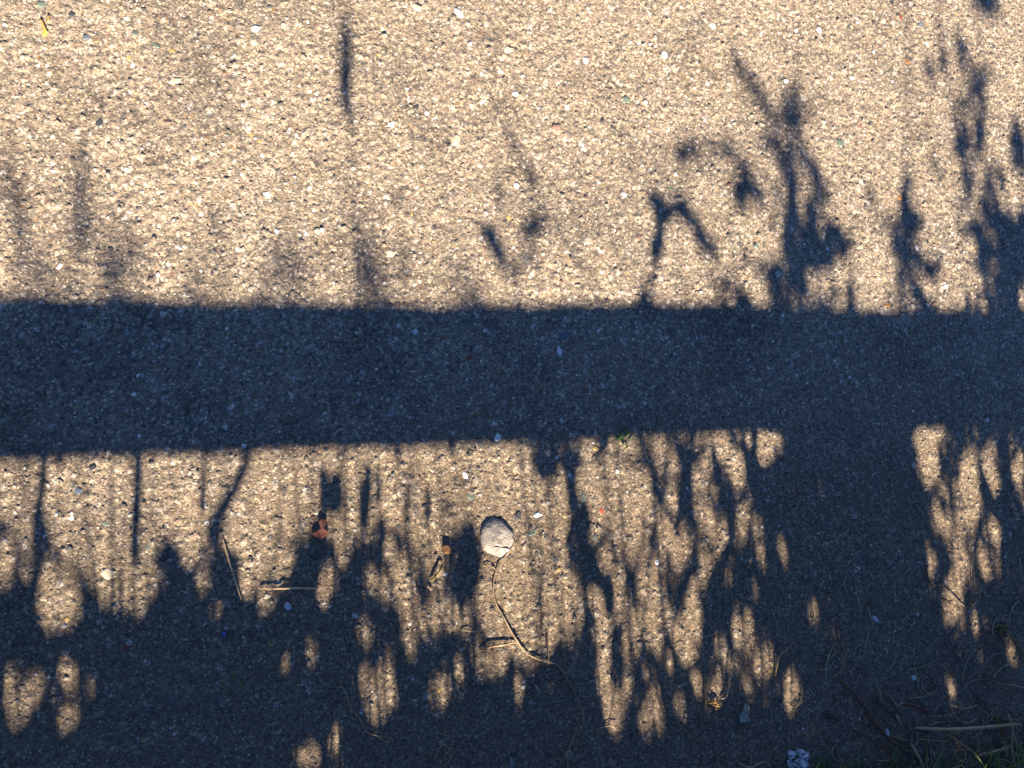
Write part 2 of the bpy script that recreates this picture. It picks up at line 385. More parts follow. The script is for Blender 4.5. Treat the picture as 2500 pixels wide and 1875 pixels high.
# (photo x, y, length px, width px, turn, colour) of the stones that stand out
SURVEY = [(622,71,24,18,.4,WHITE),(423,199,38,22,.2,CREAM),(653,476,27,18,-.5,WHITE),(75,594,16,12,-.4,WHITE),(763,513,16,15,0,WHITE),(317,519,17,12,-.3,WHITE),
 (488,411,30,15,-.1,PURP),(244,301,26,25,.6,DRK),(212,92,20,20,0,BLU),(175,33,22,20,0,DRK),(411,647,16,16,0,WHITE),(340,649,20,16,-.4,CREAM),(957,305,24,20,.5,WHITE),
 (991,218,17,11,0,WHITE),(1221,175,16,13,0,WHITE),(1239,122,24,18,.3,CREAM),(1260,454,15,17,0,WHITE),(1241,531,12,15,0,YEL),(1003,523,14,11,.5,YEL),
 (1357,313,30,28,0,PINK),(1528,244,22,20,0,GRN),(1557,580,20,15,.6,PINK),(1284,637,22,12,-.7,GRY),(1622,132,15,20,0,WHITE),(1999,75,16,18,.5,WHITE),
 (2050,350,20,22,0,GRN),(2096,309,18,17,0,PINK),(2245,61,18,14,.5,BLU),(2196,41,10,14,0,RED),(2214,150,12,16,0,ORG),(2196,482,12,14,0,ORG),(1917,199,15,9,0,WHITE),
 (1897,358,10,10,0,RED),(2165,744,16,12,.5,ORG),(2283,740,18,9,.3,PINK),(2414,719,15,13,0,CREAM),(2328,1100,16,10,-.5,PINK),(1121,34,34,18,-.6,WHITE),(1015,18,30,18,-.5,CREAM),
 (622,105,22,18,-.6,CREAM),(115,160,14,14,0,WHITE),(326,162,18,14,0,WHITE),(315,143,16,12,.4,YEL),(420,125,18,16,0,YEL),(96,141,14,11,0,ORG),(612,331,20,12,-.6,YEL),
 (634,345,12,15,0,YEL),(376,344,18,8,-.3,WHITE),(310,416,20,14,-.3,WHITE),(640,380,14,16,0,WHITE),(805,444,16,11,-.4,WHITE),(747,572,15,15,0,WHITE),(675,566,13,15,0,WHITE),
 (437,606,20,9,-.5,WHITE),(330,83,18,18,0,GRN),(100,10,26,24,0,GRN),(380,112,24,14,-.5,GRN),(690,63,14,17,0,CREAM),(1015,262,16,15,.3,DRK),(1180,233,20,24,.2,CREAM),
 (1259,230,18,12,.2,WHITE),(1320,265,16,10,.6,BLU),(1385,262,12,16,0,WHITE),(1112,340,22,30,-.3,CREAM),(1430,148,15,20,0,WHITE),(1525,475,18,12,-.5,WHITE),(1640,460,14,14,0,GRN),
 (1845,600,14,14,0,GRN),(1740,62,16,16,0,WHITE),(1815,82,24,13,-.5,CREAM),(2080,192,14,10,0,WHITE),(2156,51,14,12,0,CREAM),(2308,700,18,10,.5,WHITE),(2236,604,10,14,.5,WHITE),
 (427,824,17,16,0,GRY),(370,823,12,12,0,GRY),(445,1031,34,14,.2,GRN),(515,732,18,10,-.2,ORG),(596,1088,15,12,-.3,WHITE),(134,1011,17,12,.2,GRY),(338,917,12,12,0,WHITE),
 (675,873,14,14,0,GRY),(740,910,26,9,-.2,RED),(866,830,14,7,.6,YEL),(730,751,15,13,-.5,CREAM),(418,978,12,10,0,GRY),(558,923,15,6,-.7,WHITE),(635,1045,22,15,.3,GRN),
 (1014,811,14,16,0,WHITE),(959,1007,16,20,0,GRY),(1142,875,21,14,.2,RED),(1081,826,9,14,0,RED),(1339,783,22,14,.3,PURP),(1374,820,32,20,.8,BLU),(1223,901,15,13,0,ORG),
 (1370,1027,9,13,0,WHITE),(1453,1094,14,13,0,YEL),(1469,1247,13,20,.3,RED),(1471,938,10,18,.1,WHITE),(1365,856,13,27,.15,WHITE),(1215,1068,15,24,-.5,WHITE),(1361,1117,15,14,0,WHITE),
 (1136,1161,14,24,.5,WHITE),(1390,1160,9,10,0,WHITE),(919,902,12,9,-.4,WHITE),(970,906,10,8,0,WHITE),(1313,853,14,10,0,BLU),(1426,944,12,13,0,ORG),(2037,817,14,14,0,GRY),
 (175,1265,20,15,-.4,WHITE),(138,1257,12,13,0,WHITE),(108,1308,15,10,.4,WHITE),(504,1277,16,17,0,WHITE),(259,1278,20,16,-.4,GRN),(361,1335,16,20,-.3,GRN),(264,1400,40,36,0,CREAM),
 (585,1255,18,10,0,WHITE),(773,1252,13,7,.5,WHITE),(1150,1210,24,24,0,GRN),(1265,1258,18,30,-.4,DRK),(1312,1258,22,14,-.1,WHITE),(1298,1300,22,22,0,GRN),(1250,1302,12,16,0,GRN),
 (1423,1215,16,22,0,GRN),(1452,1312,14,16,0,GRN),(1605,1372,14,14,0,WHITE),(1362,1390,14,12,0,YEL),(1088,1402,15,12,-.5,WHITE),(1002,1523,11,11,0,WHITE),(1072,1686,12,13,.5,YEL),
 (164,1511,11,15,-.3,YEL),(155,1527,16,13,0,GRY),(200,1497,8,12,0,YEL),(288,1518,13,8,0,GRY),(265,1640,10,10,0,YEL),(243,1762,9,8,0,WHITE),(284,1758,7,18,-.2,GRN),
 (329,1760,8,10,0,WHITE),(428,1793,14,10,.3,WHITE),(607,1842,13,9,.3,WHITE),(420,1708,28,14,0,GRN),(310,1580,22,14,.2,RED),(350,1808,18,15,0,YEL),(1495,1862,22,24,0,PINK),
 (1250,1862,12,24,0,GRY),(1566,1862,22,13,-.5,BLU),(1565,1605,12,10,0,GRY),(767,1582,9,20,-.3,ORG),(661,1573,14,12,0,YEL),(861,1488,8,12,-.2,ORG),(1880,1638,14,13,0,YEL),
 (2240,1500,10,8,.5,WHITE),(2015,1210,11,12,0,CREAM),(2127,1332,9,8,0,CREAM),(2195,1420,9,12,0,PINK),(1935,1422,8,14,-.2,PINK),(2053,1307,11,10,0,YEL),
 (1840,1757,8,8,0,CREAM),(1857,1763,6,6,0,WHITE),(1902,1776,7,10,-.4,WHITE),(1960,1778,7,12,-.2,WHITE),(1788,1797,7,12,-.1,CREAM),(2099,1755,8,8,0,WHITE),(2176,1807,7,5,0,CREAM),
 (550,1185,18,26,.2,DRK),(190,1198,22,24,0,BLU),(225,1140,24,22,0,DRK),(1040,1700,28,18,.2,GRY),(640,1450,60,10,.1,GRN)]
pts = []
for (u, v, l, w, a, c) in SURVEY[:-1]:
    x, y = gp(u, v); sxl = float(np.hypot(*(gp(u+1, v)-gp(u, v))))
    k = rng.uniform(.85, 1.1)
    put_stone(x, y, l*.5*sxl*1.05, w*.5*sxl*1.05, a, tuple(np.array(c)*k), random.uniform(.4, .62), sink=.0006)
    pts.append((x, y))
while len(pts) < 300:
    u, v = rng.uniform(0, 2500), rng.uniform(0, 1500)
    x, y = gp(u, v)
    if min((p[0]-x)**2+(p[1]-y)**2 for p in pts) < .03**2: continue
    r = rng.uniform(.0045, .0078); c = pal(rng.random())*rng.uniform(.8, 1.2)*(1-.25*float(damp(np.array(x), np.array(y))))
    put_stone(x, y, r, r*rng.uniform(.6, .95), rng.uniform(0, 6.3), tuple(c), random.uniform(.25, .45), sink=.0012)
    pts.append((x, y))

# ------------------------------------------------------------------ what lies on the path
def smooth_line(P, n=6):
    P = np.asarray(P, float); out = []
    for i in range(len(P)-1):
        p0 = P[max(i-1, 0)]; p1 = P[i]; p2 = P[i+1]; p3 = P[min(i+2, len(P)-1)]
        for t in np.linspace(0, 1, n, endpoint=False):
            out.append(.5*((2*p1)+(-p0+p2)*t+(2*p0-5*p1+4*p2-p3)*t*t+(-p0+3*p1-3*p2+p3)*t**3))
    out.append(P[-1]); return np.array(out)
def tube(name, P, R, mat, parent=None, K=6, color=None, flat=1.0):
    """a round stem through points P with radii R"""
    P = np.asarray(P, float); R = np.broadcast_to(np.asarray(R, float), (len(P),))
    V = []; Fc = []
    for i, p in enumerate(P):
        t = P[min(i+1, len(P)-1)]-P[max(i-1, 0)]; t = t/(np.linalg.norm(t)+1e-12)
        up = np.array([0, 0, 1.]) if abs(t[2]) < .9 else np.array([0, 1., 0])
        s = np.cross(t, up); s /= np.linalg.norm(s); b = np.cross(s, t)
        for k in range(K):
            a = 2*math.pi*k/K
            V.append(p+s*math.cos(a)*R[i]+b*math.sin(a)*R[i]*flat)
    for i in range(len(P)-1):
        for k in range(K):
            Fc.append((i*K+k, i*K+(k+1) % K, (i+1)*K+(k+1) % K, (i+1)*K+k))
    Fc.append(tuple(range(K))[::-1]); Fc.append(tuple((len(P)-1)*K+k for k in range(K)))
    o = mesh(name, V, Fc, mat, parent, smooth=True)
    if color: o.color = (*color, 1)
    return o
def ground_line(uv, lift=0.0015, bow=0.0):
    g = gp([p[0] for p in uv], [p[1] for p in uv]); g = smooth_line(g, 6)
    n = len(g); t = np.linspace(0, 1, n)
    z = np.array([gz(*p) for p in g])
    k = np.ones(5)/5; zz = np.convolve(np.pad(z, 2, mode='edge'), k, mode='valid')
    return np.column_stack([g, np.maximum(z, zz)+lift+bow*np.sin(np.pi*t)])
def lying_stem(name, uv, px, mat, label, cat, color=(1, 1, 1), bow=0.002, parent=None, taper=True, flat=.8, group=None):
    P = ground_line(uv, bow=bow); s = float(np.hypot(*(gp(uv[0][0]+1, uv[0][1])-gp(*uv[0]))))
    r = px*.42*s; n = len(P); t = np.linspace(0, 1, n)
    R = r*(np.where(t < .08, .6+5*t, 1)*np.where(t > .85, 1-.6*(t-.85)/.15, 1) if taper else np.ones(n))
    R = R*(.62+.38*np.sin(np.pi*(.12+.76*t)))*(1+.12*np.sin(t*37)+.08*np.sin(t*91))
    P[:, 2] += r*.6
    o = tube(name, P, R, mat, parent, color=color, flat=flat)
    if label: tag(o, label, cat, group)
    return o

# large grey pebble with a pale chipped side
def pebble():
    g = gp(1209, 1312); s = float(np.hypot(*(gp(1210, 1312)-g)))
    out = [(-38, -5), (-33, 22), (-18, 34), (0, 42), (17, 49), (33, 38), (44, 14), (40, -8), (27, -26), (14, -40), (-6, -45), (-24, -36), (-34, -22)]
    K = len(out); P = []; Fc = []
    for f, z in ((1.0, -.004), (1.04, .0024), (.92, .0045), (.60, .0054), (.26, .0056)):
        for (a, b) in out:
            f_ = f*random.uniform(.95, 1.05); q_ = gp(1209+a*f_, 1312+b*f_)
            zz = z-(.0025*max(0, (b*f-12)/36) if z > .002 else 0)
            P.append((q_[0], q_[1], zz+(.0009*math.sin(a*.21+b*.13)+random.uniform(-.0006, .0006))*(z > 0)))
    P.append((g[0], g[1], .0057))
    for l in range(4):
        for k in range(K): Fc.append((l*K+k, l*K+(k+1) % K, (l+1)*K+(k+1) % K, (l+1)*K+k))
    for k in range(K): Fc.append((4*K+k, 4*K+(k+1) % K, 5*K))
    root = mesh('pebble', [(p[0], p[1], p[2]+gz(*g)) for p in P], [f[::-1] for f in Fc], M_PEBBLE, smooth=True)
    tag(root, 'large flat grey pebble lying at the upper end of the long dry vine', 'pebble')
    P2 = []; F2 = []
    low = [(-30, 30), (-17, 37), (0, 45), (17, 51), (30, 44)]; up = [(-27, 22), (-10, 24), (8, 24), (22, 26), (32, 30)]
    for (a, b), z in [(p, .0006) for p in low]+[(p, .0048) for p in up]:
        q_ = gp(1209+a, 1312+b); P2.append((q_[0], q_[1], z+gz(*g)))
    for k in range(4): F2.append((k, k+1, 6+k, 5+k)[::-1])
    m = mat_plain('pale_chip', (.12, .115, .11), (.30, .28, .27), 160, .5, .8)
    o = mesh('chipped_edge', P2, F2, m, root); o['label'] = 'pale chipped edge'
pebble()

def chip(name, uv, h, mat, label, cat, top=.82):
    c = np.mean(uv, 0); P = []; K = len(uv); g = gp(*c); z0 = gz(*g)
    for f, z in ((1.0, -.002), (1.0, h*.7), (top, h)):
        for (a, b) in uv:
            q_ = gp(c[0]+(a-c[0])*f, c[1]+(b-c[1])*f); P.append((q_[0], q_[1], z0+z*(1 if z < 0 else random.uniform(.85, 1.1))))
    P.append((g[0], g[1], z0+h*1.02))
    Fc = [(l*K+k, l*K+(k+1) % K, (l+1)*K+(k+1) % K, (l+1)*K+k) for l in (0, 1) for k in range(K)]
    Fc += [(2*K+k, 2*K+(k+1) % K, 3*K) for k in range(K)]
    return tag(mesh(name, P, Fc, mat), label, cat)
chip('brick_chip', [(780, 1264), (797, 1263), (795, 1280), (790, 1288), (800, 1298), (797, 1308), (783, 1317), (766, 1310), (762, 1302), (778, 1295), (781, 1286), (777, 1274)], .005,
     M_BRICK, 'crooked red brick chip with a narrow neck left of the grey pebble', 'brick chip')
chip('orange_stone', [(1080, 1332), (1092, 1330), (1099, 1340), (1097, 1352), (1082, 1350)], .006,
     mat_plain('orange_stone', (.28, .12, .045), (.46, .23, .09), 250, .6, .5), 'small angular orange stone left of the grey pebble', 'stone')
chip('round_pebble', [(1377, 1838), (1383, 1831), (1391, 1831), (1397, 1838), (1397, 1848), (1389, 1854), (1380, 1852), (1375, 1845)], .006,
     mat_plain('buff_pebble', (.20, .17, .11), (.32, .27, .18), 200, .5, .4), 'round buff pebble beneath the lower end of the vine', 'pebble')
chip('foil_scrap', [(695, 1473), (703, 1469), (710, 1476), (711, 1487), (702, 1491), (695, 1484)], .004, M_FOIL, 'bright bluish white scrap below the horizontal straw', 'scrap')
chip('blue_bit', [(541, 1544), (549, 1542), (553, 1549), (549, 1555), (542, 1553)], .004, M_BLUE, 'tiny deep blue bit in the shade at lower left', 'bit')
chip('white_scrap', [(2127, 1502), (2135, 1505), (2143, 1515), (2142, 1521), (2134, 1518), (2128, 1510)], .003, M_FOIL, 'pale bluish oblong scrap in the shade right of the post shadow', 'scrap')
chip('white_scrap', [(2222, 1651), (2228, 1647), (2233, 1653), (2231, 1660), (2224, 1659)], .003, M_FOIL, 'small round white scrap above the long pale straw', 'scrap')
chip('white_scrap', [(2159, 1781), (2165, 1779), (2169, 1790), (2168, 1797), (2162, 1793)], .003, M_FOIL, 'narrow pale blue scrap touching the rust red stem', 'scrap')
chip('orange_flake', [(98, 46), (104, 50), (110, 66), (117, 80), (108, 92), (103, 86), (107, 74), (101, 60)], .003,
     mat_plain('ochre_flake', (.36, .22, .05), (.55, .38, .12), 250, .6, .3), 'curved ochre flake near the upper left corner', 'flake')
chip('orange_flake', [(116, 40), (121, 39), (121, 52), (116, 56)], .003,
     mat_plain('ochre_crumb', (.36, .22, .05), (.55, .38, .12), 250, .6, .3), 'small ochre crumb beside the curved flake', 'flake')
chip('bark_flake', [(2007, 1740), (2020, 1735), (2040, 1752), (2048, 1760), (2030, 1757), (2012, 1750)], .003,
     mat_plain('bark_flake', (.06, .035, .022), (.12, .075, .05), 250, .7, .3), 'dull brown bark flake left of the rust red stem', 'flake')

# crumpled foil at the bottom edge: a wad of small creased flakes
def foil():
    c = gp(1946, 1857); r_ = np.random.default_rng(5); s = .00078; z0 = gz(*c); P = []; Fc = []
    for k in range(46):
        a = r_.uniform(0, 6.28); d = 22*s*math.sqrt(r_.random()); h = .013*(1-(d/(24*s))**2)*r_.uniform(.3, 1)
        ctr = np.array([c[0]+math.cos(a)*d, c[1]+math.sin(a)*d, z0+.001+h])
        u = r_.normal(size=3); u[2] *= .5; u /= np.linalg.norm(u); w = np.cross(u, r_.normal(size=3)); w /= np.linalg.norm(w)
        L_ = r_.uniform(4, 8)*s; b = len(P); n = np.cross(u, w)
        P += [ctr-u*L_-w*L_*.5, ctr-w*L_*.7+n*L_*.3, ctr+u*L_-w*L_*.3, ctr+u*L_*.8+w*L_*.6, ctr+w*L_*.6-n*L_*.2, ctr-u*L_*.9+w*L_*.5]
        Fc += [(b, b+1, b+4, b+5), (b+1, b+2, b+3, b+4)]
    o = mesh('crumpled_foil', P, Fc, M_FOIL); m = o.modifiers.new('thickness', 'SOLIDIFY'); m.thickness = .0004
    tag(o, 'crumpled silvery white foil ball at the bottom edge', 'foil')
foil()

# long dry vine with a side twig and rootlets
VINE = [(1256,1322),(1246,1340),(1231,1359),(1209,1395),(1202,1436),(1211,1477),(1231,1513),(1256,1558),(1280,1591),(1309,1607),(1357,1623),(1382,1656),(1406,1704),(1422,1745),(1420,1770),(1398,1798),(1386,1835),(1384,1871),(1384,1910)]
vine = bpy.data.objects.new('vine', None); SC.collection.objects.link(vine)
tag(vine, 'long thin dry vine winding from the grey pebble down to the bottom edge', 'vine')
P = ground_line(VINE, lift=.001, bow=.001); t = np.linspace(0, 1, len(P))
R = .0013*(.55+.45*t)*(1+.7*np.exp(-((t-.40)/.03)**2)+.4*np.exp(-((t-.5)/.02)**2)+.4*np.exp(-((t-.72)/.015)**2))
P[:, 2] += R
o = tube('stem', P, R, M_ROOT, vine, K=8)
o = lying_stem('twig', [(1258,1567),(1227,1573),(1195,1578),(1180,1585),(1166,1588)], 5.5, M_ROOT, None, None, parent=vine, color=(1.3, 1.2, 1.1))
for i, uv in enumerate([[(1192,1578),(1196,1590),(1200,1600)], [(1205,1577),(1202,1592),(1194,1604)], [(1183,1583),(1176,1594),(1178,1606)], [(1398,1798),(1410,1808),(1422,1822)], [(1209,1390),(1190,1380),(1178,1383)]]):
    lying_stem('rootlet', uv, 2.6, M_ROOT, None, None, parent=vine, bow=.001)

STEMS = [
 ('straw', [(543,1312),(556,1360),(572,1412),(590,1468)], 5, M_STRAW, 'thin slanting straw in the left light patch tips', (1.1,1,.9), .004),
 ('straw', [(636,1437),(690,1436),(740,1436),(786,1437)], 6, M_STRAW, 'short horizontal straw below the red brick chip', (1.2,1.1,1), .003),
 ('twig', [(1333,1542),(1334,1575),(1337,1608)], 3.5, M_ROOT, 'short upright dark twig right of the vine bend', (.7,.6,.5), .003),
 ('twig', [(1078,1378),(1068,1398),(1050,1420)], 8, M_ROOT, 'stubby dark mossy twig below the orange stone', (.55,.6,.35), .003),
 ('straw', [(1042,1431),(1048,1436),(1053,1441)], 6, M_STRAW, 'tiny pale straw stub below the mossy twig', (1.2,1.2,1.15), .001),
 ('root', [(828,1660),(842,1690),(850,1713),(858,1730),(867,1741),(885,1765),(890,1780),(902,1790),(922,1796),(938,1810),(950,1802),(960,1790)], 3.6, M_ROOT, 'thin pale winding root with a hooked end at lower left', (1.3,1.2,1.1), .003),
 ('root', [(1058,1855),(1066,1836),(1074,1822),(1083,1817),(1092,1822),(1096,1838),(1097,1850),(1090,1862),(1078,1875)], 3.6, M_ROOT, 'pale looped root at the bottom edge left of the vine', (1.2,1.1,1), .004),
 ('root', [(1072,1790),(1085,1792),(1098,1798)], 3, M_ROOT, 'short pale root above the looped root', (1.1,1,1), .002),
 ('straw', [(1305,1670),(1310,1682),(1316,1692)], 4.5, M_STRAW, 'short pale straw chip left of the lower vine', (.9,.9,.9), .002),
 ('straw', [(1491,1657),(1494,1668),(1496,1680)], 4.5, M_STRAW, 'pale straw chip in the tall dappled light right of the vine', (1,1,1), .002),
 ('dry_stalk', [(1718,1634),(1718,1680),(1717,1730),(1714,1784)], 4, M_ROOT, 'dark upright grass stem left of the dead leaf', (.6,.55,.45), .004),
 ('straw', [(1779,1653),(1774,1678),(1767,1700),(1756,1706)], 4, M_STRAW, 'pale straw with bent tip above the dead leaf', (.9,.9,.9), .003),
 ('dry_stalk', [(1650,1763),(1672,1785),(1692,1812)], 3.6, M_ROOT, 'thin slanting dark stem left of the foil ball', (.7,.7,.5), .002),
 ('twig', [(1768,1756),(1785,1748),(1797,1742)], 4, M_ROOT, 'short dark twig beside the dead leaf', (.5,.4,.35), .002),
 ('dry_stalk', [(1936,1566),(1912,1588),(1895,1602),(1891,1625),(1889,1652)], 4.6, M_ROOT, 'bent grass stem with a sharp knee beside the narrow light streak', (1.1,1.05,.9), .004),
 ('dry_stalk', [(2052,1556),(2056,1585),(2056,1610),(2048,1636),(2036,1648),(2024,1654)], 4, M_ROOT, 'bow shaped pale grass stem above the rust red stem', (1.0,1.0,.8), .003),
 ('straw', [(2137,1673),(2142,1690),(2146,1706)], 4.2, M_STRAW, 'short upright straw right of the rust red stem', (.75,.72,.6), .002),
 ('straw', [(2166,1693),(2176,1712),(2190,1728),(2204,1746)], 4.5, M_ROOT, 'greyish straw splinter slanting above the pale bud', (1.0,.95,.95), .002),
 ('straw', [(2188,1722),(2194,1718),(2199,1713)], 4, M_STRAW, 'tiny grey straw chip crossing the splinter', (.7,.7,.7), .001),
 ('twig', [(2206,1718),(2228,1722),(2246,1732),(2268,1736)], 6, M_RUST, 'dull red brown crooked twig above the long pale straw', (1,1,1), .003),
 ('bud_scale', [(2183,1744),(2188,1758),(2194,1770)], 8, M_STRAW, 'pale pointed bud scale between the rust stem and the long straw', (.7,.62,.45), .002),
 ('straw', [(2079,1777),(2088,1781),(2094,1784)], 3.6, M_STRAW, 'small pale straw chip left of the rust red stem base', (.8,.75,.7), .001),
 ('straw', [(1955,1784),(1962,1790),(1969,1795)], 3.6, M_STRAW, 'small pale straw chip above the foil ball', (.7,.65,.6), .001),
 ('straw', [(2229,1776),(2290,1778),(2350,1776),(2420,1771),(2487,1766)], 9, M_STRAW, 'long straight pale straw lying level at lower right', (.95,.88,.7), .006),
 ('root', [(1794,1853),(1802,1862),(1815,1869),(1830,1870),(1845,1862),(1858,1858),(1870,1863),(1880,1874)], 4.6, M_ROOT, 'pale wavy root on the bottom edge left of the foil ball', (1.5,1.4,1.2), .004),
 ('dry_stalk', [(2402,1640),(2420,1656),(2443,1676),(2463,1697),(2484,1708)], 4, M_ROOT, 'wispy brown stem sloping down at the right edge', (.8,.75,.7), .003),
 ('dry_stalk', [(2441,1669),(2465,1672),(2500,1680),(2540,1690)], 4, M_ROOT, 'pale stem running off the right edge above the straw', (1.2,1.1,1.1), .003),
 ('dry_stalk', [(2461,1552),(2474,1566),(2484,1584),(2494,1604),(2506,1626)], 5.5, M_ROOT, 'dark bowed stem hanging from the seed clump at the right edge', (.75,.7,.5), .003),
 ('straw', [(2302,1790),(2318,1799),(2335,1812),(2355,1826),(2377,1841)], 6, M_STRAW, 'straw slanting down to the reed piece at lower right', (.75,.62,.42), .004),
 ('reed_piece', [(2375,1843),(2400,1836),(2430,1828),(2458,1820)], 11, M_STRAW, 'thick hollow reed piece among the grass at lower right', (.62,.5,.42), .006),
 ('straw', [(2172,1795),(2195,1803),(2213,1806)], 4, M_STRAW, 'straw stub right of the narrow blue scrap', (.7,.6,.45), .002),
 ('straw', [(2236,1803),(2270,1806),(2312,1808)], 4.5, M_STRAW, 'short level straw just below the long pale straw', (.6,.52,.36), .003),
 ('straw', [(2340,1777),(2335,1786),(2331,1794)], 4, M_STRAW, 'short straw stub leaning under the long pale straw', (.8,.8,.75), .002),
 ('straw', [(2220,1816),(2228,1838),(2240,1868),(2248,1890)], 6, M_STRAW, 'pale straw standing on the bottom edge among green blades', (.9,.9,.8), .008),
]
for (nm, uv, px, mt, lab, colr, bow) in STEMS:
    lying_stem(nm, uv, px, mt, lab, nm.replace('_', ' '), color=colr, bow=bow)

# rust red stem with its branches
rs = bpy.data.objects.new('rust_twig', None); SC.collection.objects.link(rs)
tag(rs, 'long rust red branching stem curving down to the grass at lower right', 'twig')
lying_stem('main_stem', [(2044,1656),(2058,1672),(2075,1689),(2092,1710),(2106,1727),(2116,1744),(2127,1760),(2143,1781),(2158,1798),(2172,1809),(2185,1816),(2200,1820),(2217,1821)], 7.5, M_RUST, None, None, parent=rs, bow=.004)
lying_stem('branch', [(2106,1727),(2112,1714),(2118,1706),(2128,1708),(2136,1705)], 4, M_RUST, None, None, parent=rs)
lying_stem('branch', [(2134,1704),(2144,1716),(2156,1728),(2167,1740)], 5.5, M_RUST, None, None, parent=rs)
lying_stem('branch', [(2140,1800),(2150,1820),(2160,1835),(2170,1855),(2182,1885)], 6, M_RUST, None, None, parent=rs, bow=.006)
lying_stem('branch', [(2160,1828),(2180,1834),(2206,1846)], 4, M_RUST, None, None, parent=rs)
# seed clump at the right edge
sc_o = bpy.data.objects.new('seed_clump', None); SC.collection.objects.link(sc_o)
tag(sc_o, 'small brown withered seed clump near the right edge', 'seed clump')
for i in range(14):
    a = random.uniform(0, 6.28); u, v = 2440+random.gauss(0, 9), 1534+random.gauss(0, 8)
    lying_stem('seed', [(u, v), (u+math.cos(a)*8, v+math.sin(a)*8), (u+math.cos(a)*15, v+math.sin(a)*14)], 3.4, M_ROOT, None, None, parent=sc_o, color=(.8, .75, .5), bow=.005)
tuft_o = bpy.data.objects.new('dry_tuft', None); SC.collection.objects.link(tuft_o)
tag(tuft_o, 'tiny yellowish dry tuft in a light spot left of the dead leaf', 'tuft')
for i in range(7):
    a = random.uniform(0, 6.28); u, v = 1738+random.gauss(0, 5), 1719+random.gauss(0, 3)
    lying_stem('shoot', [(u, v), (u+math.cos(a)*10, v+math.sin(a)*7), (u+math.cos(a)*20, v+math.sin(a)*10)], 3.6, M_STRAW, None, None, parent=tuft_o, color=(.7, .55, .25), bow=.004)

# withered leaf
def dead_leaf():
    L_ = [(1815,1712),(1808,1727),(1803,1745),(1797,1760),(1806,1759),(1812,1763),(1819,1766),(1823,1758),(1822,1742),(1821,1727)]
    P = []; Fc = []; K = len(L_)
    for i, (u, v) in enumerate(L_):
        g = gp(u, v); P.append((g[0], g[1], gz(*g)+.003+.006*(i % 2)))
    rib = [(1815,1716),(1814,1730),(1813,1745),(1812,1759)]
    for (u, v) in rib:
        g = gp(u, v); P.append((g[0], g[1], gz(*g)+.013))
    r0 = K
    Fc = [(0, 1, r0+1, r0), (1, 2, r0+2, r0+1), (2, 3, 4, r0+3), (2, r0+3, r0+2), (4, 5, r0+3), (5, 6, r0+3), (6, 7, r0+3), (7, 8, r0+2, r0+3), (8, 9, r0+1, r0+2), (9, 0, r0, r0+1)]
    root = mesh('dead_leaf', P, Fc, M_DEADLEAF)
    sol = root.modifiers.new('thickness', 'SOLIDIFY'); sol.thickness = .0006
    tag(root, 'small curled grey green dead leaf in the shade at lower centre right', 'leaf')
    g = [gp(u, v) for (u, v) in rib]
    tube('midrib', [(p[0], p[1], gz(*p)+.0138) for p in g], .0005, M_STRAW, root, color=(.5, .5, .45))
    lying_stem('stalk', [(1815,1713),(1817,1706),(1819,1700)], 3, M_RUST, None, None, parent=root)
dead_leaf()

def blade(name, base, tip, w, h, mat, parent, color, sag=.25, seed=0):
    """a folded, arching grass blade from base to tip (ground points), rising h"""
    r = random.Random(seed); b = np.array([base[0], base[1], gz(*base)-.004]); t = np.array([tip[0], tip[1], gz(*tip)+h])
    d = t-b; side = np.array([-d[1], d[0], 0.]); side /= (np.linalg.norm(side)+1e-9)
    if np.hypot(d[0], d[1]) < .01: side = np.array([1., 0, 0])
    n = 8; V = []; Fc = []; bend = r.uniform(-.012, .012)
    for i in range(n+1):
        s = i/n; p = b+d*s; p[2] = b[2]+(h+b[2]*0)*(s**.6)*(1-sag*s*s)
        p = p+side*bend*math.sin(s*math.pi)
        ww = w*.5*(1-s**2.2)+.0001
        V += [p-side*ww, p-np.array([0, 0, ww*.55]), p+side*ww]
    for i in range(n):
        a = i*3
        Fc += [(a, a+1, a+4, a+3), (a+1, a+2, a+5, a+4)]
    o = mesh(name, V, Fc, mat, parent, smooth=True); o.color = (*color, 1); return o

# broad dead blade over the long straw, two upright withered blades
db = blade('flat_dry_reed', gp(2545, 1722), gp(2285, 1769), .0105, .008, M_STRAW, None, (.62, .58, .42), 1.0, 3); tag(db, 'flat dry grass blade resting across the long pale straw', 'reed')
db = blade('withered_reed', gp(2446, 1822), gp(2417, 1731), .0085, .012, M_STRAW, None, (.52, .38, .14), .6, 4); tag(db, 'brown twisted withered blade crossing the long straw', 'reed')
P = ground_line([(2446,1742),(2455,1760),(2458,1785),(2455,1815),(2454,1840),(2460,1872)], lift=.012)
o = tube('curled_reed', P, .0021*(1.1-np.linspace(0, .7, len(P))), M_STRAW, None, color=(.75, .75, .65), flat=.4); tag(o, 'pale curled narrow blade hanging over the long straw', 'reed')

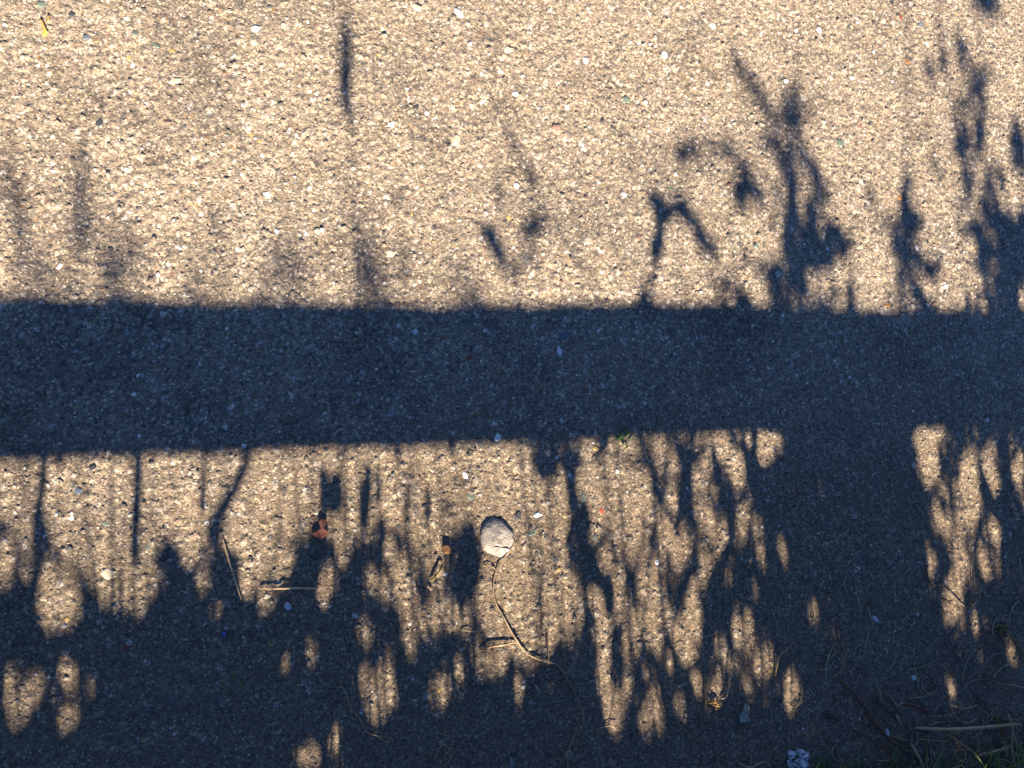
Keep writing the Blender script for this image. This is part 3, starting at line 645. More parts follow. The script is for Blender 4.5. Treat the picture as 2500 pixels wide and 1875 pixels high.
# small green sprigs growing out of the asphalt
def sprig(label, spots, w, h):
    root = bpy.data.objects.new('green_sprig', None); SC.collection.objects.link(root)
    tag(root, label, 'sprig')
    for i, (a, b) in enumerate(spots):
        blade('blade', gp(*a), gp(*b), w, h, M_GRASS, root, (1.3, 1.9, 1.0), .3, i)
sprig('bright green grass sprig on the lower edge of the rail shadow', [((1522,1072),(1500,1048)), ((1524,1074),(1512,1044)), ((1526,1078),(1530,1052)), ((1524,1076),(1532,1090)), ((1520,1068),(1506,1060)), ((1526,1078),(1520,1096)), ((1528,1074),(1540,1068)), ((1524,1070),(1518,1052))], .0032, .014)
sprig('thin dark green sprig in the deep shade at lower left', [((552,1645),(560,1668)), ((556,1660),(568,1678)), ((562,1672),(576,1700)), ((560,1670),(553,1680)), ((568,1684),(566,1696))], .0028, .008)
sprig('tiny green sprig right of the lower end of the vine', [((1418,1826),(1408,1820)), ((1418,1826),(1424,1815)), ((1420,1826),(1430,1826)), ((1416,1828),(1410,1832)), ((1420,1826),(1428,1818))], .0028, .008)
sprig('single green shoot left of the yellow pebble pair', [((218,1550),(222,1526)), ((219,1548),(214,1532))], .0026, .006)

# grass tufts at the edge, bottom right
def grass_tuft(label, u0, u1, v0, n, seed, reach=1.0, dry=.2):
    r = random.Random(seed)
    root = bpy.data.objects.new('grass_tuft', None); SC.collection.objects.link(root)
    tag(root, label, 'grass tuft', 'grass tufts along the path edge')
    for i in range(n):
        u = r.uniform(u0, u1); v = v0+r.uniform(-8, 40); b = gp(u, v)
        L_ = r.uniform(.035, .085)*reach; a = r.gauss(math.pi/2, .55)
        t = (b[0]+math.cos(a)*L_, b[1]+math.sin(a)*L_)
        c = (r.uniform(.75, 1.3), r.uniform(.75, 1.2), r.uniform(.6, 1.1)) if r.random() > dry else (4.2, 2.4, 2.2)
        blade('blade', b, t, r.uniform(.0022, .0042), L_*r.uniform(.5, 1.1), M_GRASS, root, c, r.uniform(.1, .7), seed*100+i)
grass_tuft('short green grass tuft right beside the foil ball', 1965, 2030, 1890, 12, 1, .7, .25)
grass_tuft('sparse green grass tuft at the foot of the rust red stem', 2055, 2175, 1898, 18, 2, .8, .5)
grass_tuft('green grass blades left of the reed piece on the bottom edge', 2190, 2330, 1890, 22, 3, .9, .5)
grass_tuft('dense mixed grass tuft in the bottom right corner', 2380, 2560, 1872, 40, 4, .95, .55)

# fine litter of rootlets and grass fibres, thickest along the verge
LV, LQ, LC = [], [], []
for k in range(760):
    x = rng.uniform(-.3, 1.5) if k < 440 else rng.uniform(.85, 1.5); y = EDGE+.30*rng.random()**2.4-.05*rng.random()
    if x < .75 and rng.random() < .45: continue
    L_ = rng.uniform(.006, .030) if k < 440 else rng.uniform(.015, .075); a = rng.uniform(0, 6.28); cv = rng.normal(0, 1.0); n = 6; r0 = rng.uniform(.0003, .0009) if k < 620 else rng.uniform(.0006, .0014); b0 = len(LV); c = (.10, .07, .045) if rng.random() < .5 else (.46, .37, .24)
    for i in range(n):
        t = i/(n-1); aa = a+cv*(t-.5); px_ = x+math.cos(aa)*L_*(t-.5); py_ = y+math.sin(aa)*L_*(t-.5)
        z = gz(px_, py_)+.0016+.002*math.sin(t*math.pi); w = r0*(1-.6*t); sx_, sy_ = -math.sin(aa)*w, math.cos(aa)*w
        LV += [(px_-sx_, py_-sy_, z), (px_, py_, z+w), (px_+sx_, py_+sy_, z), (px_, py_, z-w)]; LC += [c]*4
    for i in range(n-1):
        for q_ in range(4): LQ.append((b0+i*4+q_, b0+i*4+(q_+1) % 4, b0+i*4+4+(q_+1) % 4, b0+i*4+4+q_))
lit_o = np_mesh('plant_litter', np.array(LV), np.array(LQ), M_AGG, col=np.array(LC), smooth=True)
tag(lit_o, 'fine brown rootlets and dry grass fibres strewn along the verge', 'litter', kind='stuff')

# ------------------------------------------------------------------ fence: a low timber knee rail behind the lens
YF, RD = -0.58, 0.04
zt = (0.314-YF)*TAN_E; zb = (0.103-YF+RD)*TAN_E
def box(name, x0, x1, y0, y1, z0, z1, mat, parent, bev=.004):
    o = mesh(name, [(x, y, z) for z in (z0, z1) for y in (y0, y1) for x in (x0, x1)],
             [(0, 2, 3, 1), (4, 5, 7, 6), (0, 1, 5, 4), (2, 6, 7, 3), (0, 4, 6, 2), (1, 3, 7, 5)], mat, parent)
    b = o.modifiers.new('bevel', 'BEVEL'); b.width = bev; b.segments = 2
    return o
fence = bpy.data.objects.new('knee_rail_fence', None); SC.collection.objects.link(fence); 
tag(fence, 'low weathered timber knee rail fence on the verge beside the path', 'fence')
rxs = np.linspace(-4.6, 5.4, 900); nt = (fbm(rxs, rxs*0, .5, 201)-.5)*.008+(fbm(rxs, rxs*0, .05, 203)-.5)*.004; nb = (fbm(rxs, rxs*0, .5, 205)-.5)*.008+(fbm(rxs, rxs*0, .05, 207)-.5)*.004
RV = []; RF = []
for i, x in enumerate(rxs):
    RV += [(x, YF-RD, zb+nb[i]), (x, YF, zb+nb[i]), (x, YF, zt+nt[i]-.003), (x, YF-.003, zt+nt[i]), (x, YF-RD+.003, zt+nt[i]), (x, YF-RD, zt+nt[i]-.003)]
for i in range(len(rxs)-1):
    for k in range(6): RF.append((i*6+k, i*6+(k+1) % 6, i*6+6+(k+1) % 6, i*6+6+k)[::-1])
RF += [tuple(range(6)), tuple((len(rxs)-1)*6+k for k in range(5, -1, -1))]
mesh('rail', RV, RF, M_WOOD, fence)
for px_ in (-2.75, -0.88, 1.01, 2.88, 4.75):
    box('post', px_-.075, px_+.085, YF-RD-.102, YF-RD-.002, -.2, zt-.012, M_WOOD, fence, .008)

# ------------------------------------------------------------------ tall weeds whose tops overtop the rail
def weed(label, leaves, stems, Y, group='tall weeds behind the fence', solid=False):
    """leaves: (photo x, y, half length px, half width px, angle deg) of each leaf's shadow; stems: shadow polylines + width px"""
    root = bpy.data.objects.new('tall_weed', None); SC.collection.objects.link(root)
    tag(root, label, 'weed', group)
    for (line, w) in stems:
        g = smooth_line(gp([p[0] for p in line], [p[1] for p in line]), 5)
        P = caster(g, np.full(len(g), Y))
        foot = np.array([[P[-1][0]+random.uniform(-.01, .01), Y, max(0.0, P[-1][2]*s)] for s in (.66, .33, 0)]); foot[-1, 2] = vz(foot[-1, 0], Y)-.01
        P = np.vstack([P, foot])
        s = .0006
        tube('stem', P, np.concatenate([np.linspace(w*s*.62, w*s*.62, len(P)-3), np.minimum([w*s*.4]*3, .0011)]), M_STEM, root, K=6)
    for (u, v, a, b, ang) in leaves:
        y0 = Y+random.uniform(-.20, .10); P = []; Fc = []; K = 10
        big_ = a >= 20 and not solid
        for q_ in range(9 if big_ else 1):
            aa, bb, an, uu, vv = a*1.05, b*1.1, ang, u, v
            if big_:                                        # a cluster of leaflets
                ca, sa = math.cos(math.radians(ang)), math.sin(math.radians(ang))
                e, f = random.gauss(0, .44)*a, random.gauss(0, .48)*b
                uu, vv = u+e*ca-f*sa, v+e*sa+f*ca; aa, bb, an = max(a*.50, 13), max(b*.55, 5.5), ang+random.gauss(0, 30)
            y = y0+random.uniform(-.10, .10); ca, sa = math.cos(math.radians(an)), math.sin(math.radians(an)); ring = []
            for k in range(K):
                t = 2*math.pi*k/K; e = aa*math.cos(t); f = bb*math.sin(t)*(1-.25*math.cos(t))
                ring.append((uu+e*ca-f*sa, vv+e*sa+f*ca))
            g = gp([p[0] for p in ring], [p[1] for p in ring]); b0 = len(P)
            yy = np.array([y+.006*abs(math.sin(2*math.pi*k/K)) for k in range(K)])
            P += list(caster(g, yy)); mid = [gp(uu+ca*aa*s_, vv+sa*aa*s_) for s_ in (-.5, 0, .5)]
            P += list(caster(np.array(mid), np.full(3, y)))
            Fc += [tuple(b0+w_ for w_ in f_) for f_ in ((0, 1, 12), (1, 2, 11, 12), (2, 3, 11), (3, 4, 10, 11), (4, 5, 10), (5, 6, 10), (6, 7, 11, 10), (7, 8, 11), (8, 9, 12, 11), (9, 0, 12))]
        mesh('leaf', P, Fc, M_LEAF, root, smooth=True)
W_ = -0.80
weed('plantain stalk with a long seed head, on the left behind the fence', [(843,120,78,15,90),(842,200,70,16,91),(850,262,52,12,80)], [([(850,-30),(840,60),(842,200),(858,309),(862,420),(868,740),(872,1100)], 5)], W_, solid=True)
weed('weed with a forked cup of small leaves, left of the fence post', [(1190,563,28,24,60),(1212,603,28,18,60),(1240,640,36,16,20),(1308,545,28,27,80),(1286,566,24,15,0),(1288,628,30,14,-30),(1215,478,22,12,80),(975,480,18,14,70),(1255,355,34,9,60),(1300,425,24,9,80)],
     [([(1190,565),(1215,605),(1245,650),(1262,745),(1270,1080)], 5), ([(1308,545),(1298,590),(1262,660)], 4), ([(1225,290),(1280,400),(1360,560),(1470,740),(1500,1040)], 5), ([(1240,317),(1280,390),(1300,500),(1308,545)], 3)], W_, solid=True)
weed('weed with a Y shaped fork of narrow leaves near the post', [(1600,488,30,22,65),(1620,525,36,24,100),(1658,496,26,22,120),(1690,540,46,19,48),(1642,512,34,18,25),(1730,602,36,20,48),(1604,600,48,17,95)],
     [([(1618,520),(1608,575),(1597,640),(1588,745),(1584,1060)], 10)], W_+.08, solid=True)
def feather(n, v0, v1, ua, ub, grow, seed):
    r = random.Random(seed); out = []
    for i in range(n):
        t = r.random()**.7; v = v0+(v1-v0)*t; c = ua+(ub-ua)*t
        out.append((c+r.gauss(.3, .7)*grow*(.15+t), v, r.uniform(16, 34), r.uniform(5, 10), r.gauss(90, 28)))
    return out
weed('bushy weed with round drooping leaves right behind the post', [(1681,372,34,30,20),(1742,356,30,15,10),(1785,376,34,17,40),(1813,410,28,15,60),(1820,452,38,28,30),(1811,492,26,14,80),
      (1805,160,26,15,60),(1832,192,26,14,55),(1858,236,38,13,55),(1884,280,30,13,60),(1886,346,34,22,80),(1868,352,18,14,0),(1943,246,34,24,100),(1932,292,34,14,95),(1932,366,28,18,90),(1972,405,40,16,50),(2000,462,34,14,60),
      (1926,440,70,13,90),(1928,530,70,15,90),(1932,620,80,18,90),(1975,545,44,26,70),(2030,560,46,30,50),(1972,625,60,34,20),(2020,630,50,30,10),(2060,590,34,22,70),(1950,690,50,26,80),(1884,655,34,26,70),(1893,705,40,16,90),(2030,715,26,14,90),(1800,735,24,10,90),(1569,722,26,11,90),(1990,500,34,14,60)]+feather(46, 250, 745, 1925, 1945, 78, 1)+feather(10, 560, 745, 1690, 1760, 60, 5),
     [([(1925,300),(1922,400),(1925,500),(1925,640),(1930,760),(1950,1060)], 14), ([(1790,90),(1803,155),(1845,215),(1885,280),(1918,390)], 6), ([(1948,60),(1944,150),(1940,246),(1928,330)], 6), ([(1742,352),(1800,385),(1860,430),(1920,520)], 4), ([(1681,372),(1740,420),(1815,470),(1905,580)], 4)], W_-.02)
weed('slender tall weed with few leaves right of the post', [(2121,472,20,15,60),(2206,480,56,9,90),(2190,550,60,22,5),(2185,600,34,16,90),(2218,610,26,17,60),(2263,647,40,18,55),(2288,407,28,11,60),(2250,734,22,12,70)]+feather(26, 420, 745, 2206, 2200, 50, 2),
     [([(2210,-60),(2214,24),(2216,203),(2210,325),(2206,427),(2206,508),(2192,600),(2190,745),(2200,1040)], 7), ([(2263,647),(2235,660),(2200,720)], 4)], W_-.03)
weed('leaning leafy weed at the right end behind the fence', [(2267,160,30,14,65),(2300,140,30,9,75),(2336,345,44,14,75),(2397,193,38,18,118),(2400,0,50,26,50),(2418,30,30,20,60),(2386,362,30,16,80),(2362,440,50,12,78),(2394,300,34,12,95),(2438,430,34,9,75),(2487,350,60,18,85),(2492,400,30,16,90),(2385,575,44,22,60),(2428,520,46,22,50),(2420,480,40,12,80),(2460,570,60,30,20),(2440,620,60,34,30),(2490,620,60,50,80),(2470,680,70,40,0),(2420,660,34,26,80),(2450,725,60,24,80),(2500,560,40,30,60),(2416,735,30,18,80)]+feather(50, 60, 745, 2330, 2430, 60, 3),
     [([(2276,-80),(2290,40),(2300,134),(2316,228),(2328,305),(2336,354),(2357,407),(2373,508),(2400,640),(2415,760),(2440,1040)], 8), ([(2360,-60),(2390,80),(2396,200),(2393,301),(2388,366),(2410,427),(2418,496),(2440,600)], 6), ([(2487,320),(2490,450),(2480,600),(2470,760)], 6)], W_-.01)
weed('tall thin stalk far behind the fence at the left', [(195,420,60,15,90),(190,560,66,20,90),(262,650,50,15,80)], [([(195,330),(192,560),(200,900)], 8)], -1.55)
weed('second tall thin stalk far behind the fence at the left end', [(28,460,54,15,85),(52,545,54,15,90),(100,655,54,15,90)], [([(20,350),(40,540),(60,900)], 8)], -1.45)
for k_, (ua, ub) in enumerate(((40, 420), (440, 820), (840, 1180))):
    weed(['low feathery weed far behind the left end of the fence', 'low feathery weed far behind the fence, second from the left', 'low feathery weed far behind the fence, left of the forked weed'][k_],
         [(random.uniform(ua, ub), random.uniform(570, 745), random.uniform(40, 80), random.uniform(4, 9), random.gauss(90, 14)) for i in range(9)], [([(ua+60, 600), (ua+62, 900)], 4), ([(ub-60, 580), (ub-62, 900)], 4)], -1.9)
weed('tall stalk far behind the fence above the middle', [(530,545,40,8,80),(985,640,50,9,90),(905,690,40,8,90)], [([(520,500),(530,640),(540,900)], 3), ([(980,580),(985,700),(990,900)], 3)], -1.3)

# ------------------------------------------------------------------ undergrowth: its gaps let the low sun through
TX = [0, 625, 1250, 1875, 0, 625, 1250, 1875]; TY = [1050]*4+[1450]*4; TS = 625/2212
LW, LH, LS = 640, 260, 4.0                          # map of lit ground: photo x -30..2530, y 1000..2040, 4 px per cell
LX, LY = -30.0, 1000.0
lit = np.zeros((LH, LW), bool)
MU, MV = np.meshgrid(LX+(np.arange(LW)+.5)*LS, LY+(np.arange(LH)+.5)*LS)
def in_poly(pts_):
    ins = np.zeros(MU.shape, bool); n = len(pts_)
    for i in range(n):
        x1, y1 = pts_[i]; x2, y2 = pts_[(i+1) % n]
        if y1 == y2: continue
        c = ((MV > y1) != (MV > y2)) & (MU < (x2-x1)*(MV-y1)/(y2-y1)+x1)
        ins ^= c
    return ins
POLY = {0: [[(-60,150),(1170,130),(2240,100),(2240,1050),(2120,1120),(1990,1010),(1900,960),(1860,880),(1800,850),(1760,1000),(1720,1130),(1640,1180),(1570,1130),(1540,960),(1460,900),(1420,800),(1390,900),(1370,980),(1310,1040),(1320,1130),(1380,1220),(1390,1330),(1330,1420),(1240,1530),(1060,1530),(1040,1440),(990,1490),(880,1480),(810,1350),(720,1260),(630,1150),(560,1050),(440,960),(420,850),(430,720),(340,720),(330,1000),(260,1070),(180,1010),(120,1000),(110,850),(60,760),(-60,730)],
            [(330,1200),(560,1190),(640,1290),(700,1370),(720,1486),(700,1640),(520,1640),(420,1500),(320,1420),(320,1320)]],
        1: [[(-30,120),(2240,30),(2240,760),(1880,800),(1700,830),(1640,930),(1650,1100),(1680,1290),(1600,1370),(1500,1300),(1450,1180),(1480,1000),(1460,900),(1440,1050),(1350,1080),(1330,1000),(1240,800),(1100,1080),(1130,830),(1050,760),(1030,880),(970,900),(900,850),(830,930),(760,980),(720,1000),(650,920),(620,900),(600,760),(540,740),(470,830),(440,910),(330,920),(100,960),(-30,920)],
            [(250,1000),(350,1000),(340,1120),(290,1250),(220,1330),(120,1310),(90,1220),(110,1140)],
            [(1940,1080),(2100,1040),(2240,1000),(2240,1720),(1960,1700),(1860,1560),(1830,1420),(1940,1300),(1960,1200)], [(1900,760),(2240,700),(2240,1120),(2000,1100),(1930,960)]],
        2: [[(-30,60),(160,60),(180,300),(200,330),(250,430),(310,450),(380,330),(440,250),(480,330),(490,500),(510,700),(520,830),(440,870),(380,950),(330,1000),(430,1060),(450,1170),(520,1220),(560,1300),(630,1430),(640,1560),(-30,1700)],
            [(530,340),(750,300),(900,280),(960,330),(1100,360),(1190,340),(1260,500),(1290,650),(1300,780),(1220,840),(1100,830),(1150,900),(1060,1150),(960,1100),(900,1000),(880,850),(760,830),(740,970),(680,980),(660,800),(640,600),(600,550),(590,640),(620,820),(560,830),(540,650)]],
        3: [[(1250,-60),(1570,-60),(1560,30),(1450,80),(1440,170),(1490,280),(1500,390),(1430,430),(1380,500),(1330,480),(1310,350),(1270,180)],
            [(1640,370),(1740,330),(1820,370),(1840,500),(1860,620),(1820,740),(1750,840),(1620,880),(1590,880),(1600,780),(1680,700),(1710,640),(1660,560),(1600,470)]],
        5: [[(1850,0),(2240,0),(2240,330),(2080,330),(1960,280),(1900,150)]],
        6: [[(-30,-40),(620,-40),(640,150),(640,300),(600,340),(540,280),(470,150),(440,260),(420,380),(280,500),(200,600),(100,520),(-30,420)]]}
# (tile, x, y, half width, half height, lean)
SPOT = [(0,30,1150,80,190,0),(0,230,1200,60,60,0),(0,2170,1230,60,60,0),(0,2130,1330,60,80,0),(0,1740,1270,50,100,0),(0,1870,1560,35,60,10),
 (4,430,220,60,80,0),(4,90,740,50,60,0),(4,350,780,55,90,0),(4,240,880,45,60,0),(4,90,880,45,60,0),(4,580,700,60,110,0),(4,780,800,35,70,0),(4,160,1050,60,80,15),(4,640,1020,50,60,0),(4,560,1080,50,60,30),
 (1,20,1200,60,70,20),(1,760,1080,60,80,30),(1,620,1280,60,110,35),(1,590,1400,45,60,0),(1,1000,1270,55,80,0),(1,1100,1380,35,80,0),(1,1290,1340,80,200,0),(1,1150,1020,50,60,0),
 (5,1250,40,60,60,0),(5,1330,230,50,80,0),(5,1540,150,80,110,0),(5,1470,220,60,50,0),(5,1350,430,40,80,-10),(5,950,330,50,80,0),(5,920,770,60,80,0),(5,1120,730,70,110,0),(5,1090,850,80,100,0),(5,1130,960,45,60,0),(5,1010,1030,35,80,10),(5,1570,820,60,110,0),(5,1680,820,30,90,10),(5,1760,650,30,80,8),(5,270,600,35,70,10),(5,480,520,35,90,10),(5,690,1250,45,110,12),(5,380,1420,50,60,0),(5,510,1400,35,70,0),(5,100,20,80,50,0),(5,2100,370,120,50,0),(5,2040,560,110,70,0),(5,1950,560,40,90,0),(5,1820,210,35,60,0),(5,1660,120,40,70,0),(5,1720,200,40,70,0),
 (2,660,130,70,60,0),(2,960,150,140,55,0),(2,830,265,110,28,0),(2,1240,130,90,110,0),(2,1260,230,80,50,0),(2,1400,290,60,110,-15),(2,1380,600,60,110,0),(2,1640,60,60,60,0),(2,1680,290,65,90,0),(2,1600,430,60,80,0),(2,1780,80,50,60,0),(2,1830,190,80,70,0),(2,1960,280,70,80,0),(2,2040,60,40,80,0),(2,2180,170,80,120,0),(2,1970,430,55,50,0),(2,1660,720,70,140,-30),(2,1740,830,50,60,0),(2,1330,900,90,90,0),(2,1480,1000,110,80,0),(2,1430,1120,70,80,0),(2,1830,900,45,100,20),(2,1780,1000,60,60,0),(2,1680,1150,80,110,0),(2,1640,1280,40,40,0),(2,2000,750,50,60,0),(2,2120,830,50,70,0),(2,1980,870,50,60,0),(2,2150,1050,35,90,0),(2,1000,1000,90,140,0),(2,820,1070,45,120,0),(2,920,1230,70,70,0),(2,900,1310,40,40,0),(2,1270,1150,60,100,0),(2,1150,1060,50,60,0),(2,1250,1250,60,100,0),(2,1110,1290,45,60,0),(2,1140,1370,60,60,0),(2,1230,1400,80,90,0),(2,740,1450,45,90,0),(2,940,1450,60,80,0),(2,1560,1400,45,90,0),(2,1870,1280,35,50,0),(2,2100,1360,35,50,0),
 (6,740,80,45,110,0),(6,940,80,65,80,0),(6,1000,160,80,70,0),(6,1240,60,60,70,0),(6,1330,160,110,70,0),(6,1480,280,90,70,0),(6,1440,370,90,90,0),(6,1220,270,50,110,0),(6,1250,430,40,60,0),(6,1110,260,60,70,0),(6,1000,350,55,120,0),(6,1010,540,50,60,0),(6,800,260,50,80,20),(6,770,330,60,60,0),(6,800,480,70,90,0),(6,780,660,45,110,0),(6,810,780,50,60,0),(6,870,920,110,100,0),(6,880,1080,100,100,0),(6,1010,800,35,100,0),(6,1230,900,48,170,-5),(6,1250,1080,55,60,0),(6,1140,1080,48,110,-8),(6,1290,1150,45,30,0),(6,1450,960,40,120,0),(6,1340,580,45,100,0),(6,1540,500,50,80,0),(6,1590,180,70,130,-10),(6,1600,340,60,70,0),(6,1560,40,50,60,0),(6,1600,770,45,90,-10),(6,1740,840,50,120,10),(6,1770,740,35,60,0),(6,2020,780,38,70,0),(6,2130,640,32,90,5),(6,1950,320,42,170,-8),(6,2050,260,45,70,0),(6,1780,420,40,60,0),(6,1830,490,35,60,0),(6,1950,580,28,60,0),(6,40,780,60,90,0),(6,380,960,45,60,0),(6,2200,560,32,130,0),
 (7,390,130,33,90,0),(7,200,760,42,200,-5),(7,180,940,38,100,8),(7,10,560,28,130,0),(7,1620,80,60,120,-5),(7,1560,150,80,70,0),(7,1580,780,50,70,0),(7,1790,240,45,60,0),(7,2110,510,35,80,0),
 (3,0,140,30,160,0),(3,80,70,50,70,0),(3,1740,250,48,70,0),(3,1890,300,55,130,-15),(3,1950,450,60,110,-10),(3,2160,330,60,180,8),(3,1470,740,60,100,-25),(3,1550,850,50,70,-20),(3,1400,1150,55,110,-5),(3,1660,1130,72,150,5),(3,1640,1250,60,60,0),(3,1830,1090,40,60,-30),(3,1870,1200,38,90,-10),(3,1960,900,55,150,-15),(3,1590,1360,55,120,-10),(3,1620,1460,50,60,0),(3,140,1040,32,90,0)]
for k_, L_ in POLY.items():
    for p_ in L_: lit |= in_poly([(TX[k_]+a*TS, TY[k_]+b*TS) for a, b in p_])
for _ in range(2):                                   # leaf tips reach a little into the open ground
    lit = lit & np.roll(lit, 1, 0) & np.roll(lit, -1, 0) & np.roll(lit, 1, 1) & np.roll(lit, -1, 1)
for (k_, cx, cy, rx, ry, ln) in SPOT:
    du = MU-(TX[k_]+cx*TS); dv = MV-(TY[k_]+cy*TS); t = math.radians(ln)
    if k_ in (2, 3, 6, 7): rx, ry = rx*.74, ry*.80
    e = du*math.cos(t)+dv*math.sin(t); f = -du*math.sin(t)+dv*math.cos(t)
    lit |= (e/(rx*TS+1))**2+(f/(ry*TS+1))**2 < 1
railv = 1104-0.035*MU
lit |= (MV < railv) & (MU < 1880)                    # the rail itself shades this band

RIB_V, RIB_Q = [], []
def add_ribbon(G, W, y, fold=.35):
    """leaf or blade: centre line G (ground shadow points), half widths W (m), standing in the plane Y=y"""
    n = len(G); d = np.gradient(G, axis=0); d /= (np.linalg.norm(d, axis=1)[:, None]+1e-9)
    s = np.stack([-d[:, 1], d[:, 0]], -1)
    A = caster(G-s*W[:, None], np.full(n, y)+W*fold); C_ = caster(G, np.full(n, y)); B_ = caster(G+s*W[:, None], np.full(n, y)+W*fold)
    b0 = len(RIB_V)
    for i in range(n): RIB_V.extend([A[i], C_[i], B_[i]])
    for i in range(n-1):
        a = b0+i*3; RIB_Q.append((a, a+1, a+4, a+3)); RIB_Q.append((a+1, a+2, a+5, a+4))
covered = np.zeros(lit.shape, np.int16)
def try_leaf(u, v, ln, w, ang, y, tol):
    g = gp(u, v); n = 7; t = np.linspace(-.5, .5, n)
    curve = rng.uniform(-.25, .25)*ln
    cx = np.cos(ang)*t*ln - np.sin(ang)*curve*(t*t*4-.3)*.3; cy = np.sin(ang)*t*ln+np.cos(ang)*curve*(t*t*4-.3)*.3
    G = np.stack([g[0]+cx, g[1]+cy], -1)
    W = w*.5*np.sqrt(np.clip(1-(t*2)**2*.96, .02, 1))
    pu, pv = [], []
    d = np.gradient(G, axis=0); d /= np.linalg.norm(d, axis=1)[:, None]; s = np.stack([-d[:, 1], d[:, 0]], -1)
    for k in (-1, -.5, 0, .5, 1):
        a, b = pix(G[:, 0]+s[:, 0]*W*k, G[:, 1]+s[:, 1]*W*k); pu.append(a); pv.append(b)
    i = ((np.concatenate(pv)-LY)/LS).astype(int); j = ((np.concatenate(pu)-LX)/LS).astype(int)
    ok = (i >= 0) & (i < LH) & (j >= 0) & (j < LW)
    if ok.any() and lit[i[ok], j[ok]].mean() > tol: return False
    covered[i[ok], j[ok]] += 1
    add_ribbon(G, W, y); return True
want = ~lit & (MV > railv-30)
COV = np.where((MU > 700) & (MU < 1900) & (MV > 1480) & (MV < 1720), 1, 2)    # thinner growth lets half light through
for rnd, (ln0, ln1, w0, w1, cnt) in enumerate([(.06, .12, .013, .021, 1300), (.05, .09, .008, .014, 3200), (.03, .07, .005, .009, 6000), (.02, .05, .003, .006, 6000)]):
    ii, jj = np.nonzero(want & (covered < COV))
    if len(ii) == 0: break
    pick = rng.choice(len(ii), min(cnt, len(ii)), replace=False)
    for k in pick:
        i, j = ii[k], jj[k]
        if covered[i, j] >= COV[i, j]+1: continue
        u = LX+(j+rng.random())*LS; v = LY+(i+rng.random())*LS
        g = gp(u, v)
        y = min(g[1]-rng.uniform(.55, 1.30), -.47)
        try_leaf(u, v, rng.uniform(ln0, ln1), rng.uniform(w0, w1), rng.normal(math.pi/2, (.3, .45, .65, .8)[rnd]), y, (.05, .08, .10, .14)[rnd])
# stalks crossing the lit strip: (tile, shadow polyline, width px)
STALK = [(0,[(1190,60),(1190,300),(1180,600),(1165,900),(1165,1130)],15),(0,[(380,120),(370,440),(330,700),(300,1000)],17),(0,[(520,150),(510,330)],16),(0,[(1770,150),(1750,420),(1740,700)],9),
 (0,[(2170,130),(2080,380),(1980,560),(1870,760),(1840,950)],26),(0,[(640,620),(450,700)],8),(1,[(570,270),(590,480),(600,720)],17),(1,[(680,330),(680,520),(650,720)],26),(1,[(970,260),(960,420),(935,640),(930,860)],17),
 (1,[(1080,690),(1085,860),(1070,1010)],14),(1,[(1220,80),(1215,280)],10),(1,[(780,110),(775,240)],8),(1,[(1680,60),(1690,210)],14),(1,[(1660,590),(1640,700)],20),(1,[(1040,250),(1060,480),(1040,640)],9),(1,[(1860,760),(1830,880)],26),(1,[(1300,320),(1320,480),(1300,700)],8),(1,[(1460,420),(1490,560),(1480,800)],8),
 (2,[(470,230),(490,430),(510,640),(530,860)],11),(2,[(610,540),(640,700),(660,880)],11),(2,[(250,120),(290,280),(320,420)],40),(2,[(780,200),(1000,260),(1200,320)],16),(2,[(1190,320),(1240,480),(1300,680)],12),(2,[(1130,700),(1140,820)],9),(2,[(160,80),(180,260)],10),(2,[(300,440),(300,600)],8),
 (3,[(1820,200),(1840,380),(1850,520)],9),(3,[(2060,60),(2080,380),(2100,640)],14)]
for (k_, L_, w) in STALK:
    l = [(TX[k_]+a*TS, TY[k_]+b*TS) for a, b in L_]
    g = smooth_line(gp([p[0] for p in l], [p[1] for p in l]), 4); y = rng.uniform(-.72, -.60)
    n = len(g); W = np.full(n, w*.00029*(1.15 if k_ == 0 else 1.5)); W[:4] *= (.12, .4, .65, .85)
    W *= rng.uniform(.8, 1.2, n)
    add_ribbon(g, W, y, .25)
    e = caster(g[-1:], np.array([y]))[0]               # rooted: carried on down to the soil
    down = np.linspace(0, 1, 4)[1:]
    gl = np.stack([np.full(3, g[-1][0]), g[-1][1]+(y-g[-1][1])*down], -1)
    add_ribbon(np.vstack([g[-1:], gl]), np.full(4, min(w*.00029*.2, .0012)), y+.003, .25)
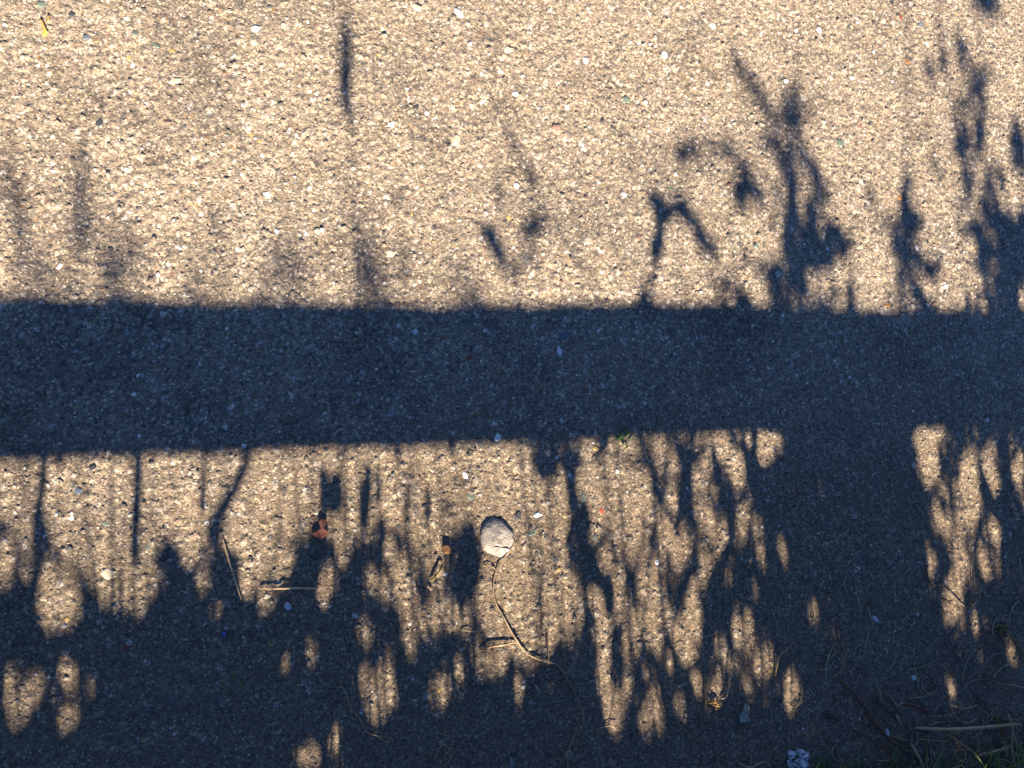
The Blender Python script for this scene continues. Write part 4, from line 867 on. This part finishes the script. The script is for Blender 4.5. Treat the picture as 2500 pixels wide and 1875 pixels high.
# a thin screen of grass stalks, most below the rail, a few above it
for k in range(190):
    u = rng.uniform(-20, 2520) if k % 3 else rng.uniform(620, 1880)
    vt = 1060+rng.beta(1.2, 2.2)*420 if k > 46 else rng.uniform(330, 740)
    far = rng.uniform(.60, 1.05) if k > 46 else rng.uniform(.95, 1.75)
    top = gp(u, vt); y = min(top[1]-far, -.50); t = np.linspace(0, 1, 8)
    lean = rng.normal(0, .06 if k % 2 else .17)
    G = np.stack([top[0]-lean*t**1.6+rng.normal(0, .006)*np.sin(t*rng.uniform(4, 9)), top[1]+(y-top[1])*t], -1)
    w = rng.uniform(.0006, .0021) if k > 46 else rng.uniform(.0008, .0026)
    W = w*np.clip(.25+t*1.6, 0, 1)*np.where(t > .45, .40, 1)*rng.uniform(.6, 1.3, 8)
    add_ribbon(G, W, y, .3)
# more of the same along the fence, outside the picture
for k in range(2600):
    x = rng.uniform(-4.5, 5.5)
    if -0.26 < x < 1.42: continue
    y = rng.uniform(-.95, -.46); h_ = rng.uniform(.06, .34)*rng.random()**.3; d0 = h_/TAN_E
    t = np.linspace(0, 1, 6)
    G = np.stack([x+rng.normal(0, .04)*t**2, y+d0*t], -1)
    add_ribbon(G, rng.uniform(.002, .008)*np.sqrt(np.clip(1-t**3*.97, .02, 1)), y, .4)
# the stems that carry the foliage, and grass at its foot
for k in range(90):
    u = rng.uniform(-20, 2520); top = gp(u, rng.uniform(1350, 1800)); y = top[1]-rng.uniform(.55, 1.2); t = np.linspace(0, 1, 6)
    G = np.stack([top[0]+rng.normal(0, .09)*t**1.5, top[1]+(y-top[1])*t], -1)
    add_ribbon(G, rng.uniform(.0004, .0008)*(.5+t*.5), y, .4)
for k in range(6500):
    x = rng.uniform(-4.5, 5.5) if k % 3 else rng.uniform(-.4, 1.6); y = -.50-1.5*rng.random()**1.3
    h_ = min((-.47-y)*TAN_E, rng.uniform(.05, .30))
    if h_ < .012: continue
    t = np.linspace(0, 1, 5); G = np.stack([x+rng.normal(0, .05)*t**2, y+h_/TAN_E*t], -1)
    add_ribbon(G, rng.uniform(.0016, .0045)*np.sqrt(np.clip(1-t**3*.97, .02, 1)), y, .4)
ug = np_mesh('undergrowth', np.array(RIB_V), np.array(RIB_Q), M_LEAF, smooth=True)
tag(ug, 'dense low weeds and grass under the fence, shading the near path', 'undergrowth', kind='stuff')
